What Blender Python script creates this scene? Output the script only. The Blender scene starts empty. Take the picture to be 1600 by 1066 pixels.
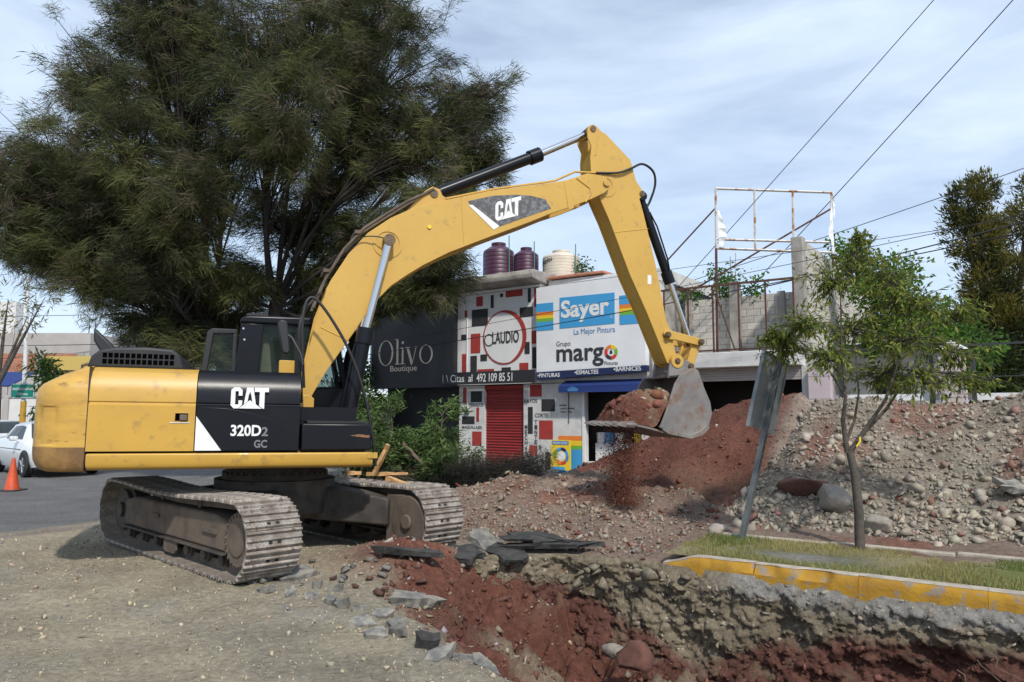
import bpy, bmesh, math, random
import numpy as np
from mathutils import Vector, Matrix, Quaternion
random.seed(7); RNG = np.random.default_rng(11)
scene = bpy.context.scene
COL = scene.collection

# ------------------------------------------------------------------ camera
cam_d = bpy.data.cameras.new('camera'); cam = bpy.data.objects.new('camera', cam_d); COL.objects.link(cam)
cam_d.sensor_width = 36.0; cam_d.lens = 25.875; cam_d.clip_end = 3000; cam_d.clip_start = .05
cam.location = (0, 0, 1.82); cam.rotation_euler = (math.radians(90) + math.atan(112/1150), 0, 0)
scene.camera = cam

# ------------------------------------------------------------------ sky, sun, exposure
SUN = Vector((.22, -.66, .72)).normalized()
world = bpy.data.worlds.new('World'); scene.world = world; world.use_nodes = True
wn = world.node_tree; wn.nodes.clear()
wo = wn.nodes.new('ShaderNodeOutputWorld'); bg = wn.nodes.new('ShaderNodeBackground')
sky = wn.nodes.new('ShaderNodeTexSky'); sky.sky_type = 'NISHITA'; sky.sun_disc = False
sky.sun_elevation = math.asin(SUN.z); sky.sun_rotation = math.atan2(SUN.x, SUN.y)
sky.air_density = 1.0; sky.dust_density = .5; sky.ozone_density = 2.0; sky.altitude = 500
tc = wn.nodes.new('ShaderNodeTexCoord')
mp = wn.nodes.new('ShaderNodeMapping'); mp.inputs['Rotation'].default_value = (.35, .45, .5); mp.inputs['Scale'].default_value = (1.5, 2.2, 6.5)
n1 = wn.nodes.new('ShaderNodeTexNoise'); n1.inputs['Scale'].default_value = 1.7; n1.inputs['Detail'].default_value = 7; n1.inputs['Roughness'].default_value = .55; n1.inputs['Distortion'].default_value = .35
r1 = wn.nodes.new('ShaderNodeValToRGB'); r1.color_ramp.elements[0].position = .28; r1.color_ramp.elements[1].position = .74
r1.color_ramp.elements[0].color = (.36, .36, .36, 1); r1.color_ramp.elements[1].color = (.97, .97, .97, 1)
mx = wn.nodes.new('ShaderNodeMixRGB'); mx.inputs['Color2'].default_value = (6.15, 7.3, 8.85, 1)
wn.links.new(tc.outputs['Generated'], mp.inputs['Vector']); wn.links.new(mp.outputs['Vector'], n1.inputs['Vector'])
wn.links.new(n1.outputs['Fac'], r1.inputs['Fac']); wn.links.new(r1.outputs['Color'], mx.inputs['Fac'])
wn.links.new(sky.outputs['Color'], mx.inputs['Color1']); wn.links.new(mx.outputs['Color'], bg.inputs['Color'])
bg.inputs['Strength'].default_value = .122
wn.links.new(bg.outputs['Background'], wo.inputs['Surface'])
sd = bpy.data.lights.new('sun', 'SUN'); sun = bpy.data.objects.new('sun', sd); COL.objects.link(sun)
sd.energy = 3.4; sd.angle = math.radians(2.5); sd.color = (1.0, .95, .87)
sun.rotation_euler = SUN.to_track_quat('Z', 'Y').to_euler()
vs = scene.view_settings; vs.view_transform = 'Standard'; vs.look = 'None'; vs.gamma = 1; vs.exposure = 0.16; vs.use_curve_mapping = False

# ------------------------------------------------------------------ helpers
class MB:
    """collects shapes, then links them as ONE mesh object"""
    def __init__(s): s.v = []; s.f = []
    def add(s, v, f):
        o = len(s.v); s.v += [tuple(p) for p in v]; s.f += [tuple(i+o for i in q) for q in f]; return s
    def box(s, a, b):
        (x0, y0, z0), (x1, y1, z1) = a, b
        return s.add([(x0,y0,z0),(x1,y0,z0),(x1,y1,z0),(x0,y1,z0),(x0,y0,z1),(x1,y0,z1),(x1,y1,z1),(x0,y1,z1)],
                     [(0,3,2,1),(4,5,6,7),(0,1,5,4),(1,2,6,5),(2,3,7,6),(3,0,4,7)])
    def prism(s, poly, y0, y1):               # polygon in (x,z), extruded along y
        n = len(poly); ar = sum(poly[i][0]*poly[(i+1)%n][1]-poly[(i+1)%n][0]*poly[i][1] for i in range(n))
        if ar < 0: poly = poly[::-1]
        if y0 > y1: y0, y1 = y1, y0
        v = [(x, y0, z) for x, z in poly] + [(x, y1, z) for x, z in poly]
        f = [tuple(range(n)), tuple(range(2*n-1, n-1, -1))] + [(i+n, (i+1) % n+n, (i+1) % n, i) for i in range(n)]
        return s.add(v, f)
    def prismx(s, poly, x0, x1):              # polygon in (y,z), extruded along x
        m = MB().prism(poly, x0, x1)
        return s.add([(y, x, z) for x, y, z in m.v], [q[::-1] for q in m.f])
    def cyl(s, p0, p1, r0, r1=None, n=12, caps=True):
        r1 = r0 if r1 is None else r1
        p0 = Vector(p0); p1 = Vector(p1); q = (p1-p0).to_track_quat('Z', 'Y')
        v = []
        for p, r in ((p0, r0), (p1, r1)):
            for i in range(n):
                a = 2*math.pi*i/n; v.append(p+q@Vector((r*math.cos(a), r*math.sin(a), 0)))
        f = [(i, (i+1) % n, (i+1) % n+n, i+n) for i in range(n)]
        if caps: f += [tuple(range(n-1, -1, -1)), tuple(range(n, 2*n))]
        return s.add(v, f)
    def tube(s, path, r, n=8):
        P = [Vector(p) for p in path]; R = r if hasattr(r, '__len__') else [r]*len(P)
        v = []; f = []
        for i, p in enumerate(P):
            d = (P[min(i+1, len(P)-1)]-P[max(i-1, 0)])
            q = d.to_track_quat('Z', 'Y')
            for k in range(n):
                a = 2*math.pi*k/n; v.append(p+q@Vector((R[i]*math.cos(a), R[i]*math.sin(a), 0)))
        for i in range(len(P)-1):
            for k in range(n): f.append((i*n+k, i*n+(k+1) % n, (i+1)*n+(k+1) % n, (i+1)*n+k))
        f += [tuple(range(n-1, -1, -1)), tuple((len(P)-1)*n+k for k in range(n))]
        return s.add(v, f)
    def lathe(s, prof, c=(0, 0), n=24):       # (radius,z) profile round a vertical axis
        v = []; f = []
        for r, z in prof:
            for k in range(n):
                a = 2*math.pi*k/n; v.append((c[0]+r*math.cos(a), c[1]+r*math.sin(a), z))
        for i in range(len(prof)-1):
            for k in range(n): f.append((i*n+k, i*n+(k+1) % n, (i+1)*n+(k+1) % n, (i+1)*n+k))
        f += [tuple(range(n-1, -1, -1)), tuple((len(prof)-1)*n+k for k in range(n))]
        return s.add(v, f)
    def xf(s, M): s.v = [tuple(M@Vector(p)) for p in s.v]; return s
    def mesh(s, name, mat, smooth=None):
        me = bpy.data.meshes.new(name); me.from_pydata(s.v, [], s.f); me.materials.append(mat)
        if smooth:
            me.polygons.foreach_set('use_smooth', [True]*len(me.polygons)); me.set_sharp_from_angle(angle=math.radians(smooth))
        me.update(); return me
    def islands(s):
        par = list(range(len(s.v)))
        def find(a):
            while par[a] != a: par[a] = par[par[a]]; a = par[a]
            return a
        for q in s.f:
            for a in q[1:]: par[find(a)] = find(q[0])
        grp = {}
        for q in s.f: grp.setdefault(find(q[0]), []).append(q)
        out = []
        for fs in grp.values():
            ids = sorted({a for q in fs for a in q}); ix = {a: i for i, a in enumerate(ids)}; m = MB(); m.v = [s.v[a] for a in ids]; m.f = [tuple(ix[a] for a in q) for q in fs]; out.append(m)
        return out
    def build(s, name, mat, parent=None, smooth=None, bevel=0, seg=2, split=False):
        if split:
            return [m.build(name, mat, parent, smooth, bevel, seg) for m in s.islands()][0]
        o = bpy.data.objects.new(name, s.mesh(name, mat, smooth)); COL.objects.link(o)
        if parent: o.parent = parent
        if bevel:
            b = o.modifiers.new('bevel', 'BEVEL'); b.width = bevel; b.segments = seg; b.limit_method = 'ANGLE'; b.angle_limit = math.radians(35)
            o.data.polygons.foreach_set('use_smooth', [True]*len(o.data.polygons)); o.data.set_sharp_from_angle(angle=math.radians(50))
        return o

def np_mesh(name, V, F, mat, col=None, smooth=False):
    me = bpy.data.meshes.new(name); V = np.asarray(V, np.float32); F = np.asarray(F, np.int32); k = F.shape[1]
    me.vertices.add(len(V)); me.vertices.foreach_set('co', V.ravel())
    me.loops.add(F.size); me.loops.foreach_set('vertex_index', F.ravel())
    me.polygons.add(len(F)); me.polygons.foreach_set('loop_start', np.arange(0, F.size, k, dtype=np.int32))
    me.polygons.foreach_set('loop_total', np.full(len(F), k, np.int32))
    if smooth: me.polygons.foreach_set('use_smooth', np.ones(len(F), bool))
    me.update(calc_edges=True)
    if col is not None:
        a = me.attributes.new('col', 'FLOAT_COLOR', 'POINT'); c = np.ones((len(V), 4), np.float32); c[:, :3] = col
        a.data.foreach_set('color', c.ravel())
    me.materials.append(mat); return me
def link(name, me, parent=None):
    o = bpy.data.objects.new(name, me); COL.objects.link(o)
    if parent: o.parent = parent
    return o
def tag(o, label=None, cat=None, group=None, kind=None):
    if label: o['label'] = label
    if cat: o['category'] = cat
    if group: o['group'] = group
    if kind: o['kind'] = kind
    return o
def thing(name, label, cat, loc=(0, 0, 0), rz=0, group=None):
    o = bpy.data.objects.new(name, None); COL.objects.link(o); o.location = loc; o.rotation_euler = (0, 0, rz); o.empty_display_size = .3
    return tag(o, label, cat, group)

# street frame: s runs along the street to the right, n runs away from the camera towards the shops
ANG = math.radians(-35); U = Vector((math.cos(ANG), math.sin(ANG), 0)); NN = Vector((-math.sin(ANG), math.cos(ANG), 0))
def st(s, n, z=0): return U*s+NN*n+Vector((0, 0, z))
def snw(s, n, z):
    s = np.asarray(s, float); n = np.asarray(n, float); z = np.broadcast_to(np.asarray(z, float), s.shape)
    return np.stack([s*U.x+n*NN.x, s*U.y+n*NN.y, z], -1)
def sst(a, b, x): t = np.clip((x-a)/(b-a), 0, 1); return t*t*(3-2*t)
def hsh(x, y, sd):
    h = (x.astype(np.int64)*374761393+y.astype(np.int64)*668265263+sd*974634777) & 0xffffffff
    h = ((h ^ (h >> 13))*1274126177) & 0xffffffff; h = (h ^ (h >> 16)) & 0xffffffff
    return h/4294967295.0
def vn(x, y, sd=0):
    x = np.asarray(x, float); y = np.asarray(y, float); xi = np.floor(x); yi = np.floor(y); fx = x-xi; fy = y-yi
    fx = fx*fx*(3-2*fx); fy = fy*fy*(3-2*fy)
    a = hsh(xi, yi, sd); b = hsh(xi+1, yi, sd); c = hsh(xi, yi+1, sd); d = hsh(xi+1, yi+1, sd)
    return (a*(1-fx)+b*fx)*(1-fy)+(c*(1-fx)+d*fx)*fy
def fbm(x, y, o=4, sd=0, g=.5):
    r = 0; a = 1; t = 0
    for i in range(o): r = r+a*(vn(x*2**i, y*2**i, sd+i)-.5); t += a; a *= g
    return r/t*2

def mixc(a, b, m): m = np.clip(m, 0, 1)[..., None]; return np.asarray(a)*(1-m)+np.asarray(b)*m

# ------------------------------------------------------------------ materials
def mat(name, col, rough=.7, metal=0, col2=None, sc=4, lo=.4, hi=.65, col3=None, sc3=14, lo3=.55, hi3=.7, bump=0, bsc=60, spec=.5, rnd=0, coat=0, stretch=None):
    m = bpy.data.materials.new(name); m.use_nodes = True; N = m.node_tree.nodes; L = m.node_tree.links
    b = N['Principled BSDF']; b.inputs['Roughness'].default_value = rough; b.inputs['Metallic'].default_value = metal
    b.inputs['Specular IOR Level'].default_value = spec; b.inputs['Coat Weight'].default_value = coat
    t = N.new('ShaderNodeTexCoord'); vec = t.outputs['Object']
    if stretch:
        mp = N.new('ShaderNodeMapping'); mp.inputs['Scale'].default_value = stretch; L.new(vec, mp.inputs['Vector']); vec = mp.outputs['Vector']
    def noise(s, d=6):
        n = N.new('ShaderNodeTexNoise'); n.inputs['Scale'].default_value = s; n.inputs['Detail'].default_value = d; n.inputs['Roughness'].default_value = .62; L.new(vec, n.inputs['Vector']); return n.outputs['Fac']
    def mixc(prev, c, s, lo, hi):
        r = N.new('ShaderNodeMapRange'); r.inputs['From Min'].default_value = lo; r.inputs['From Max'].default_value = hi; L.new(noise(s), r.inputs['Value'])
        x = N.new('ShaderNodeMixRGB'); L.new(r.outputs['Result'], x.inputs['Fac'])
        if isinstance(prev, tuple): x.inputs['Color1'].default_value = (*prev, 1)
        else: L.new(prev, x.inputs['Color1'])
        x.inputs['Color2'].default_value = (*c, 1); return x.outputs['Color']
    c = tuple(col)
    if col2: c = mixc(c, col2, sc, lo, hi)
    if col3: c = mixc(c, col3, sc3, lo3, hi3)
    if rnd:
        oi = N.new('ShaderNodeObjectInfo'); r = N.new('ShaderNodeMapRange'); r.inputs['To Min'].default_value = 1-rnd; r.inputs['To Max'].default_value = 1+rnd
        L.new(oi.outputs['Random'], r.inputs['Value']); x = N.new('ShaderNodeMixRGB'); x.blend_type = 'MULTIPLY'; x.inputs['Fac'].default_value = 1
        if isinstance(c, tuple): x.inputs['Color1'].default_value = (*c, 1)
        else: L.new(c, x.inputs['Color1'])
        L.new(r.outputs['Result'], x.inputs['Color2']); c = x.outputs['Color']
    if isinstance(c, tuple): b.inputs['Base Color'].default_value = (*c, 1)
    else: L.new(c, b.inputs['Base Color'])
    if bump:
        bp = N.new('ShaderNodeBump'); bp.inputs['Strength'].default_value = bump; bp.inputs['Distance'].default_value = .02; L.new(noise(bsc, 8), bp.inputs['Height']); L.new(bp.outputs['Normal'], b.inputs['Normal'])
    return m
def soil_mat(name, fine=26, amt=.5, bump=.6, dist=.03, cells=True, rough=.95):
    """ground whose own colour is stored per vertex, broken up by grain and pebbles"""
    m = bpy.data.materials.new(name); m.use_nodes = True; N = m.node_tree.nodes; L = m.node_tree.links
    b = N['Principled BSDF']; b.inputs['Roughness'].default_value = rough; b.inputs['Specular IOR Level'].default_value = .2
    a = N.new('ShaderNodeAttribute'); a.attribute_name = 'col'; t = N.new('ShaderNodeTexCoord')
    n = N.new('ShaderNodeTexNoise'); n.inputs['Scale'].default_value = fine; n.inputs['Detail'].default_value = 12; n.inputs['Roughness'].default_value = .78; L.new(t.outputs['Object'], n.inputs['Vector'])
    n2 = N.new('ShaderNodeTexNoise'); n2.inputs['Scale'].default_value = 1.3; n2.inputs['Detail'].default_value = 5; L.new(t.outputs['Object'], n2.inputs['Vector'])
    v = N.new('ShaderNodeTexVoronoi'); v.inputs['Scale'].default_value = fine*1.1; L.new(t.outputs['Object'], v.inputs['Vector'])
    r = N.new('ShaderNodeMapRange'); r.inputs['From Min'].default_value = .3; r.inputs['From Max'].default_value = .7; r.inputs['To Min'].default_value = 1-amt; r.inputs['To Max'].default_value = 1+amt; L.new(n.outputs['Fac'], r.inputs['Value'])
    r2 = N.new('ShaderNodeMapRange'); r2.inputs['From Min'].default_value = .3; r2.inputs['From Max'].default_value = .7; r2.inputs['To Min'].default_value = .82; r2.inputs['To Max'].default_value = 1.15; L.new(n2.outputs['Fac'], r2.inputs['Value'])
    x = N.new('ShaderNodeMixRGB'); x.blend_type = 'MULTIPLY'; x.inputs['Fac'].default_value = 1; L.new(a.outputs['Color'], x.inputs['Color1']); L.new(r.outputs['Result'], x.inputs['Color2'])
    y = N.new('ShaderNodeMixRGB'); y.blend_type = 'MULTIPLY'; y.inputs['Fac'].default_value = 1; L.new(x.outputs['Color'], y.inputs['Color1']); L.new(r2.outputs['Result'], y.inputs['Color2'])
    L.new(y.outputs['Color'], b.inputs['Base Color'])
    ad = N.new('ShaderNodeMath'); ad.operation = 'SUBTRACT'; L.new(n.outputs['Fac'], ad.inputs[0]); L.new(v.outputs['Distance'], ad.inputs[1])
    bp = N.new('ShaderNodeBump'); bp.inputs['Strength'].default_value = bump; bp.inputs['Distance'].default_value = dist; L.new(ad.outputs[0] if cells else n.outputs['Fac'], bp.inputs['Height']); L.new(bp.outputs['Normal'], b.inputs['Normal'])
    return m
def leaf_mat(name, trans=.3, rough=.6):
    m = bpy.data.materials.new(name); m.use_nodes = True; N = m.node_tree.nodes; L = m.node_tree.links
    b = N['Principled BSDF']; b.inputs['Roughness'].default_value = rough; b.inputs['Specular IOR Level'].default_value = .25
    a = N.new('ShaderNodeAttribute'); a.attribute_name = 'col'; L.new(a.outputs['Color'], b.inputs['Base Color'])
    tr = N.new('ShaderNodeBsdfTranslucent'); L.new(a.outputs['Color'], tr.inputs['Color'])
    mx = N.new('ShaderNodeMixShader'); mx.inputs['Fac'].default_value = trans; L.new(b.outputs['BSDF'], mx.inputs[1]); L.new(tr.outputs['BSDF'], mx.inputs[2])
    L.new(mx.outputs['Shader'], N['Material Output'].inputs['Surface']); return m
def glass_mat(name, tint=(.6, .7, .7), t=.75, rough=.03):
    m = bpy.data.materials.new(name); m.use_nodes = True; N = m.node_tree.nodes; L = m.node_tree.links
    b = N['Principled BSDF']; b.inputs['Base Color'].default_value = (.03, .04, .04, 1); b.inputs['Roughness'].default_value = rough
    tr = N.new('ShaderNodeBsdfTransparent'); tr.inputs['Color'].default_value = (*tint, 1)
    mx = N.new('ShaderNodeMixShader'); mx.inputs['Fac'].default_value = t; L.new(b.outputs['BSDF'], mx.inputs[1]); L.new(tr.outputs['BSDF'], mx.inputs[2])
    L.new(mx.outputs['Shader'], N['Material Output'].inputs['Surface']); return m

YEL = (.54, .315, .048)
M = {}
M['yellow'] = mat('machine_yellow', YEL, .42, 0, (.47, .275, .05), 1.6, .35, .7, (.27, .165, .06), 6, .57, .78, bump=.10, bsc=3.5, coat=.15)
M['yellow_boom'] = mat('boom_yellow', (.55, .335, .065), .45, 0, (.50, .295, .055), 1.2, .35, .7, (.31, .20, .075), 8, .59, .80, bump=.07, bsc=4, coat=.1)
M['yellow_dirty'] = mat('counterweight_yellow', (.55, .325, .06), .5, 0, (.42, .24, .05), 2.2, .42, .68, (.13, .075, .03), 5, .60, .72, bump=.12, bsc=14, stretch=(1, 1, 3))
M['cw_bottom'] = mat('scraped_counterweight_foot', (.30, .17, .05), .7, 0, (.16, .085, .035), 3, .4, .6, (.36, .2, .1), 9, .6, .75, bump=.2, bsc=25)
M['black'] = mat('machine_black', (.008, .009, .013), .30, 0, (.014, .014, .017), 2, .5, .8, bump=.05, bsc=10, spec=.22)
M['black_matt'] = mat('black_plastic', (.016, .017, .020), .5, 0, (.026, .026, .028), 3, .5, .75)
M['grime'] = mat('greasy_undercarriage', (.035, .03, .026), .75, 0, (.085, .07, .055), 3, .4, .65, bump=.3, bsc=40)
M['mud_steel'] = mat('muddy_steel', (.14, .105, .078), .85, 0, (.075, .058, .046), 4, .4, .65, (.17, .14, .11), 16, .55, .75, bump=.35, bsc=50)
M['shoe'] = mat('worn_track_steel', (.21, .175, .145), .6, .12, (.41, .38, .34), 6, .44, .64, (.14, .09, .065), 13, .55, .68, bump=.5, bsc=70, rnd=.15)
M['hood'] = mat('hood_plastic', (.028, .029, .033), .5, 0, (.04, .04, .042), 3, .5, .75, spec=.3); M['hole'] = mat('grille_hole', (.002, .002, .002), 1, spec=0)
M['chrome'] = mat('chrome_rod', (.62, .62, .63), .14, 1.0)
M['bucket'] = mat('scoured_bucket_steel', (.19, .185, .185), .55, .2, (.27, .25, .23), 3, .4, .7, (.20, .12, .085), 5, .48, .66, bump=.15, bsc=30)
M['pin'] = mat('pin_steel', (.16, .11, .06), .55, .4, (.08, .06, .05), 20)
M['white_paint'] = mat('white_decal', (.75, .75, .74), .5, 0, (.6, .6, .59), 8, .5, .8)
M['grey_decal'] = mat('scuffed_grey_decal', (.075, .076, .08), .5, 0, (.24, .24, .25), 14, .45, .72, bump=.05)
M['dim_decal'] = mat('dim_grey_lettering', (.16, .165, .18), .5)
M['scuff'] = mat('rust_scuff', (.28, .13, .055), .8, 0, (.1, .06, .04), 20)
M['glass'] = glass_mat('cab_glass', (.8, .86, .85), .80)
M['carglass'] = glass_mat('car_glass', (.25, .28, .3), .25)
M['rubber'] = mat('rubber_hose', (.012, .012, .013), .5)
M['beige'] = mat('beige_cab_lining', (.36, .33, .22), .9, 0, (.3, .27, .18), 5)
M['concrete'] = mat('weathered_concrete', (.34, .32, .29), .9, 0, (.2, .185, .165), 2.5, .4, .68, (.09, .08, .07), 7, .62, .76, bump=.35, bsc=18)
M['white_wall'] = mat('white_rough_plaster', (.62, .61, .59), .9, 0, (.5, .49, .47), 3, .4, .7, (.36, .35, .33), 12, .66, .8, bump=.5, bsc=30)
M['white_flat'] = mat('white_painted_panel', (.70, .70, .70), .7, 0, (.62, .62, .63), 1.2, .45, .7, bump=.05, bsc=12)
M['sign_white'] = mat('white_sign_sheet', (.76, .77, .79), .55, 0, (.68, .69, .71), .9, .4, .7)
M['sign_black'] = mat('black_sign_sheet', (.016, .017, .021), .6, 0, (.028, .028, .032), 1.2, .4, .7)
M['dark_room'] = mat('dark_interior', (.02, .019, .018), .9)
M['cream'] = mat('cream_lettering', (.66, .57, .46), .6)
M['p_red'] = mat('red_wall_paint', (.36, .035, .028), .75, 0, (.28, .03, .025), 6, .4, .7, (.55, .45, .42), 22, .70, .76, bump=.2, bsc=30)
M['p_black'] = mat('black_wall_paint', (.018, .018, .02), .75, 0, (.03, .03, .03), 6, .4, .7, (.4, .4, .4), 22, .74, .80, bump=.2, bsc=30)
M['shutter'] = mat('red_roller_shutter', (.27, .022, .022), .5, 0, (.20, .018, .018), 2.5, .4, .7)
M['navy'] = mat('navy_sign_band', (.012, .022, .085), .55)
M['awning'] = mat('blue_awning_cloth', (.01, .03, .15), .8)
M['blue'] = mat('sky_blue_print', (.055, .32, .63), .5)
M['orange'] = mat('orange_print', (.72, .2, .03), .5); M['ylw'] = mat('yellow_print', (.78, .55, .03), .5); M['green'] = mat('green_print', (.16, .42, .05), .5)
M['redp'] = mat('red_print', (.6, .04, .03), .5); M['charcoal'] = mat('charcoal_lettering', (.035, .037, .042), .5)
M['bluetext'] = mat('blue_lettering', (.06, .2, .42), .5)
M['purple'] = mat('purple_plastic_tank', (.058, .018, .045), .45, 0, (.075, .028, .058), 2); M['tank'] = mat('cream_plastic_tank', (.66, .6, .5), .5, 0, (.56, .5, .42), 2)
M['pipegreen'] = mat('green_pipe', (.08, .2, .15), .5)
M['block'] = mat('grey_concrete_block', (.50, .47, .42), .95, 0, (.40, .375, .34), 7, .4, .7, bump=.4, bsc=50, rnd=.14)
M['mortar'] = mat('mortar', (.30, .285, .255), .95, bump=.3)
M['rust'] = mat('rusty_brown_bar', (.11, .04, .028), .8, 0, (.06, .03, .025), 12)
M['white_rust'] = mat('rust_stained_white_frame', (.62, .6, .56), .7, 0, (.36, .17, .08), 3.2, .50, .60)
M['pink'] = mat('pale_pink_plaster', (.52, .44, .45), .9, 0, (.45, .38, .39), 2)
M['grey_steel'] = mat('galvanised_sheet', (.22, .24, .25), .5, .4, (.15, .165, .17), 4, .4, .7); M['post'] = mat('grey_post', (.09, .105, .11), .6, .2, (.14, .15, .15), 8)
M['wire'] = mat('black_cable', (.012, .012, .013), .6)
M['bark'] = mat('dark_bark', (.032, .025, .021), .95, 0, (.018, .014, .012), 9, bump=.6, bsc=30)
M['bark_grey'] = mat('grey_bark', (.10, .085, .07), .95, 0, (.055, .047, .04), 12, bump=.6, bsc=50)
M['bark_cut'] = mat('pale_brown_branch', (.17, .12, .085), .9, 0, (.1, .075, .055), 9)
M['wood'] = mat('fresh_split_wood', (.62, .38, .17), .8, 0, (.45, .24, .1), 9, stretch=(1, 6, 6))
M['leaf'] = leaf_mat('leaf', .45); M['needle'] = leaf_mat('needle_foliage', .22, .7)
M['soil'] = soil_mat('ground_soil', 15, .50, 1.0, .07, False); M['heap'] = soil_mat('heap_soil', 12, .48, 1.0, .09, False)
M['stone'] = soil_mat('stone_surface', 30, .25, .4, .012, False)
M['rock_grey'] = mat('grey_rock', (.275, .242, .20), .95, 0, (.2, .18, .16), 5, .4, .65, bump=.5, bsc=24, rnd=.2)
M['rock_tan'] = mat('tan_earth_lump', (.25, .215, .155), .95, 0, (.13, .11, .08), 5, .4, .65, bump=.6, bsc=24, rnd=.2)
M['rock_red'] = mat('red_rock', (.15, .066, .047), .95, 0, (.10, .045, .034), 5, .4, .65, bump=.6, bsc=24, rnd=.2)
M['rock_pale'] = mat('pale_rock', (.31, .272, .222), .95, 0, (.3, .25, .22), 5, .4, .65, bump=.5, bsc=24, rnd=.25)
M['asphalt'] = mat('broken_asphalt', (.13, .127, .12), .95, 0, (.27, .25, .21), 9, .40, .60, bump=.7, bsc=60, rnd=.3)
M['asphalt_dark'] = mat('tarry_asphalt', (.025, .024, .023), .9, 0, (.06, .057, .053), 9, bump=.8, bsc=50)
M['kerb_yellow'] = mat('flaking_yellow_kerb', (.38, .205, .012), .85, 0, (.30, .155, .015), 4, .38, .62, (.21, .18, .15), 7, .545, .62, bump=.5, bsc=30)
M['kerb_top'] = mat('worn_kerb_top', (.42, .37, .31), .9, 0, (.30, .26, .21), 5, .4, .6, (.42, .27, .06), 6, .6, .7, bump=.4, bsc=40)
M['cone'] = mat('orange_cone_plastic', (.62, .085, .018), .5, 0, (.42, .06, .02), 5); M['cone_base'] = mat('cone_base', (.05, .035, .03), .8)
M['car'] = mat('white_car_paint', (.70, .71, .72), .22, 0, coat=.6); M['trim'] = mat('black_trim', (.015, .015, .016), .4); M['tyre'] = mat('tyre', (.018, .018, .018), .85); M['rim'] = mat('dark_rim', (.06, .06, .065), .35, .7)
M['lamp'] = mat('headlamp_lens', (.4, .42, .44), .12, .2)
M['sign_green'] = mat('green_road_sign', (.0, .17, .13), .5); M['pole_white'] = mat('white_pole', (.68, .68, .67), .6); M['pole_yellow'] = mat('yellow_pole', (.5, .28, .02), .7, 0, (.3, .18, .03), 5)
M['brick'] = mat('orange_brick', (.42, .18, .11), .9, 0, (.33, .13, .08), 3, rnd=.15); M['far_grey'] = mat('far_grey_wall', (.42, .39, .37), .9, 0, (.34, .31, .29), .6); M['far_white'] = mat('far_white_wall', (.66, .64, .62), .9, 0, (.55, .54, .52), .8); M['far_yellow'] = mat('yellow_roof_sheet', (.5, .36, .10), .7)
M['rail_white'] = mat('white_rail', (.7, .7, .7), .6)

# ------------------------------------------------------------------ ground with the excavated pit
GRAVEL = np.array((.40, .345, .25)); ASPH = np.array((.175, .172, .17)); RED = np.array((.165, .068, .047)); PINK = np.array((.25, .185, .145)); TAN = np.array((.275, .228, .16)); GREYS = np.array((.30, .28, .26))
def ground_z(s, n):
    n0 = np.interp(s, [-7.2, -6.4, -5.4, -4.6, -3.6, -2.75, 0, 6], [6.6, 5.9, 5.15, 4.75, 4.35, 4.15, 3.9, 3.6])+.16*fbm(s*1.3, n*1.3, 3, 5)
    sj = s+.25*fbm(n*1.1, s, 2, 8); a0 = np.interp(n, [5.2, 7.4], [-6.7, -6.35]); a1 = np.interp(n, [5.4, 7.2], [-2.4, -3.6]); tt = np.clip((sj-a0)/(a1-a0), 0, 1); al = tt*tt*(3-2*tt)
    near = sst(0, 1.9, n-n0)**.8
    wl = sst(-5.6, -4.0, s)
    fe = np.interp(s, [-6.6, -6.3, -6.1, -5.75, -5.3, -4.7, -3.9], [6.4, 6.95, 7.45, 8.0, 8.42, 8.66, 8.75])+.05*fbm(s*2.2, s*0+1, 3, 3)
    wd = .36+.2*vn(s*1.1, s*0+3, 4)
    far = 1-sst(0, 1, (n-(fe-wd))/wd)
    z = -1.30*(al**.9)*near*far
    pit = near*far*sst(.02, .25, al)
    z = z+pit*sst(0, .3, al)*(.85*(.18-np.abs(fbm(s*1.1+3, n*1.1, 4, 21)))+.27*fbm(s*3.0, n*3.0, 4, 22, .55)+.17*(np.abs(fbm(s*7, n*7, 3, 23))-.1))
    # low spoil ridge before the pit head and beside the far track
    z = z+.30*np.exp(-(((s+6.25)/.8)**2+((n-6.75)/.6)**2))*(1+.5*fbm(s*3, n*3, 3, 2))+.20*np.exp(-(((s+5.4)/.5)**2+((n-7.3)/.5)**2))
    ap = sst(8.2, 12.5, n)*sst(-11, -8.5, s)*(1-sst(14, 18, n))
    z = z+ap*(.28+.10*fbm(s*.9, n*.9, 4, 31)+.04*fbm(s*5, n*5, 3, 32))
    z = z+ap*(1-sst(-5.2, -4.2, s))*(.20+.30*fbm(s*1.3, n*1.3, 4, 35)+.10*fbm(s*4, n*4, 3, 36))
    rough = sst(-13, -11, s)*(1-sst(20, 30, abs(n)))
    z = z+rough*(.026*fbm(s*1.1, n*1.1, 3, 41)+.026*fbm(s*6, n*6, 4, 42, .65))
    return z, pit, al, wl
def ax(parts):
    out = []
    for a, b, d in parts: out += list(np.arange(a, b, d))
    return np.array(out+[parts[-1][1]])
sa = ax([(-600, -100, 50), (-100, -30, 7), (-30, -14, .5), (-14, -9.5, .09), (-9.5, -7, .045), (-7, 1, .034), (1, 2.5, .06), (2.5, 9, .2), (9, 60, 5), (60, 600, 60)])
na = ax([(-300, -10, 30), (-10, 1.5, .6), (1.5, 7.9, .042), (7.9, 8.6, .02), (8.6, 12.5, .06), (12.5, 22, .25), (22, 60, 3), (60, 900, 60)])
S, Nn = np.meshgrid(sa, na, indexing='ij'); Z, PIT, AL, WL = ground_z(S, Nn)
wallm = PIT*sst(7.5, 8.0, Nn)*WL*(Nn < 8.5)
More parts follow.
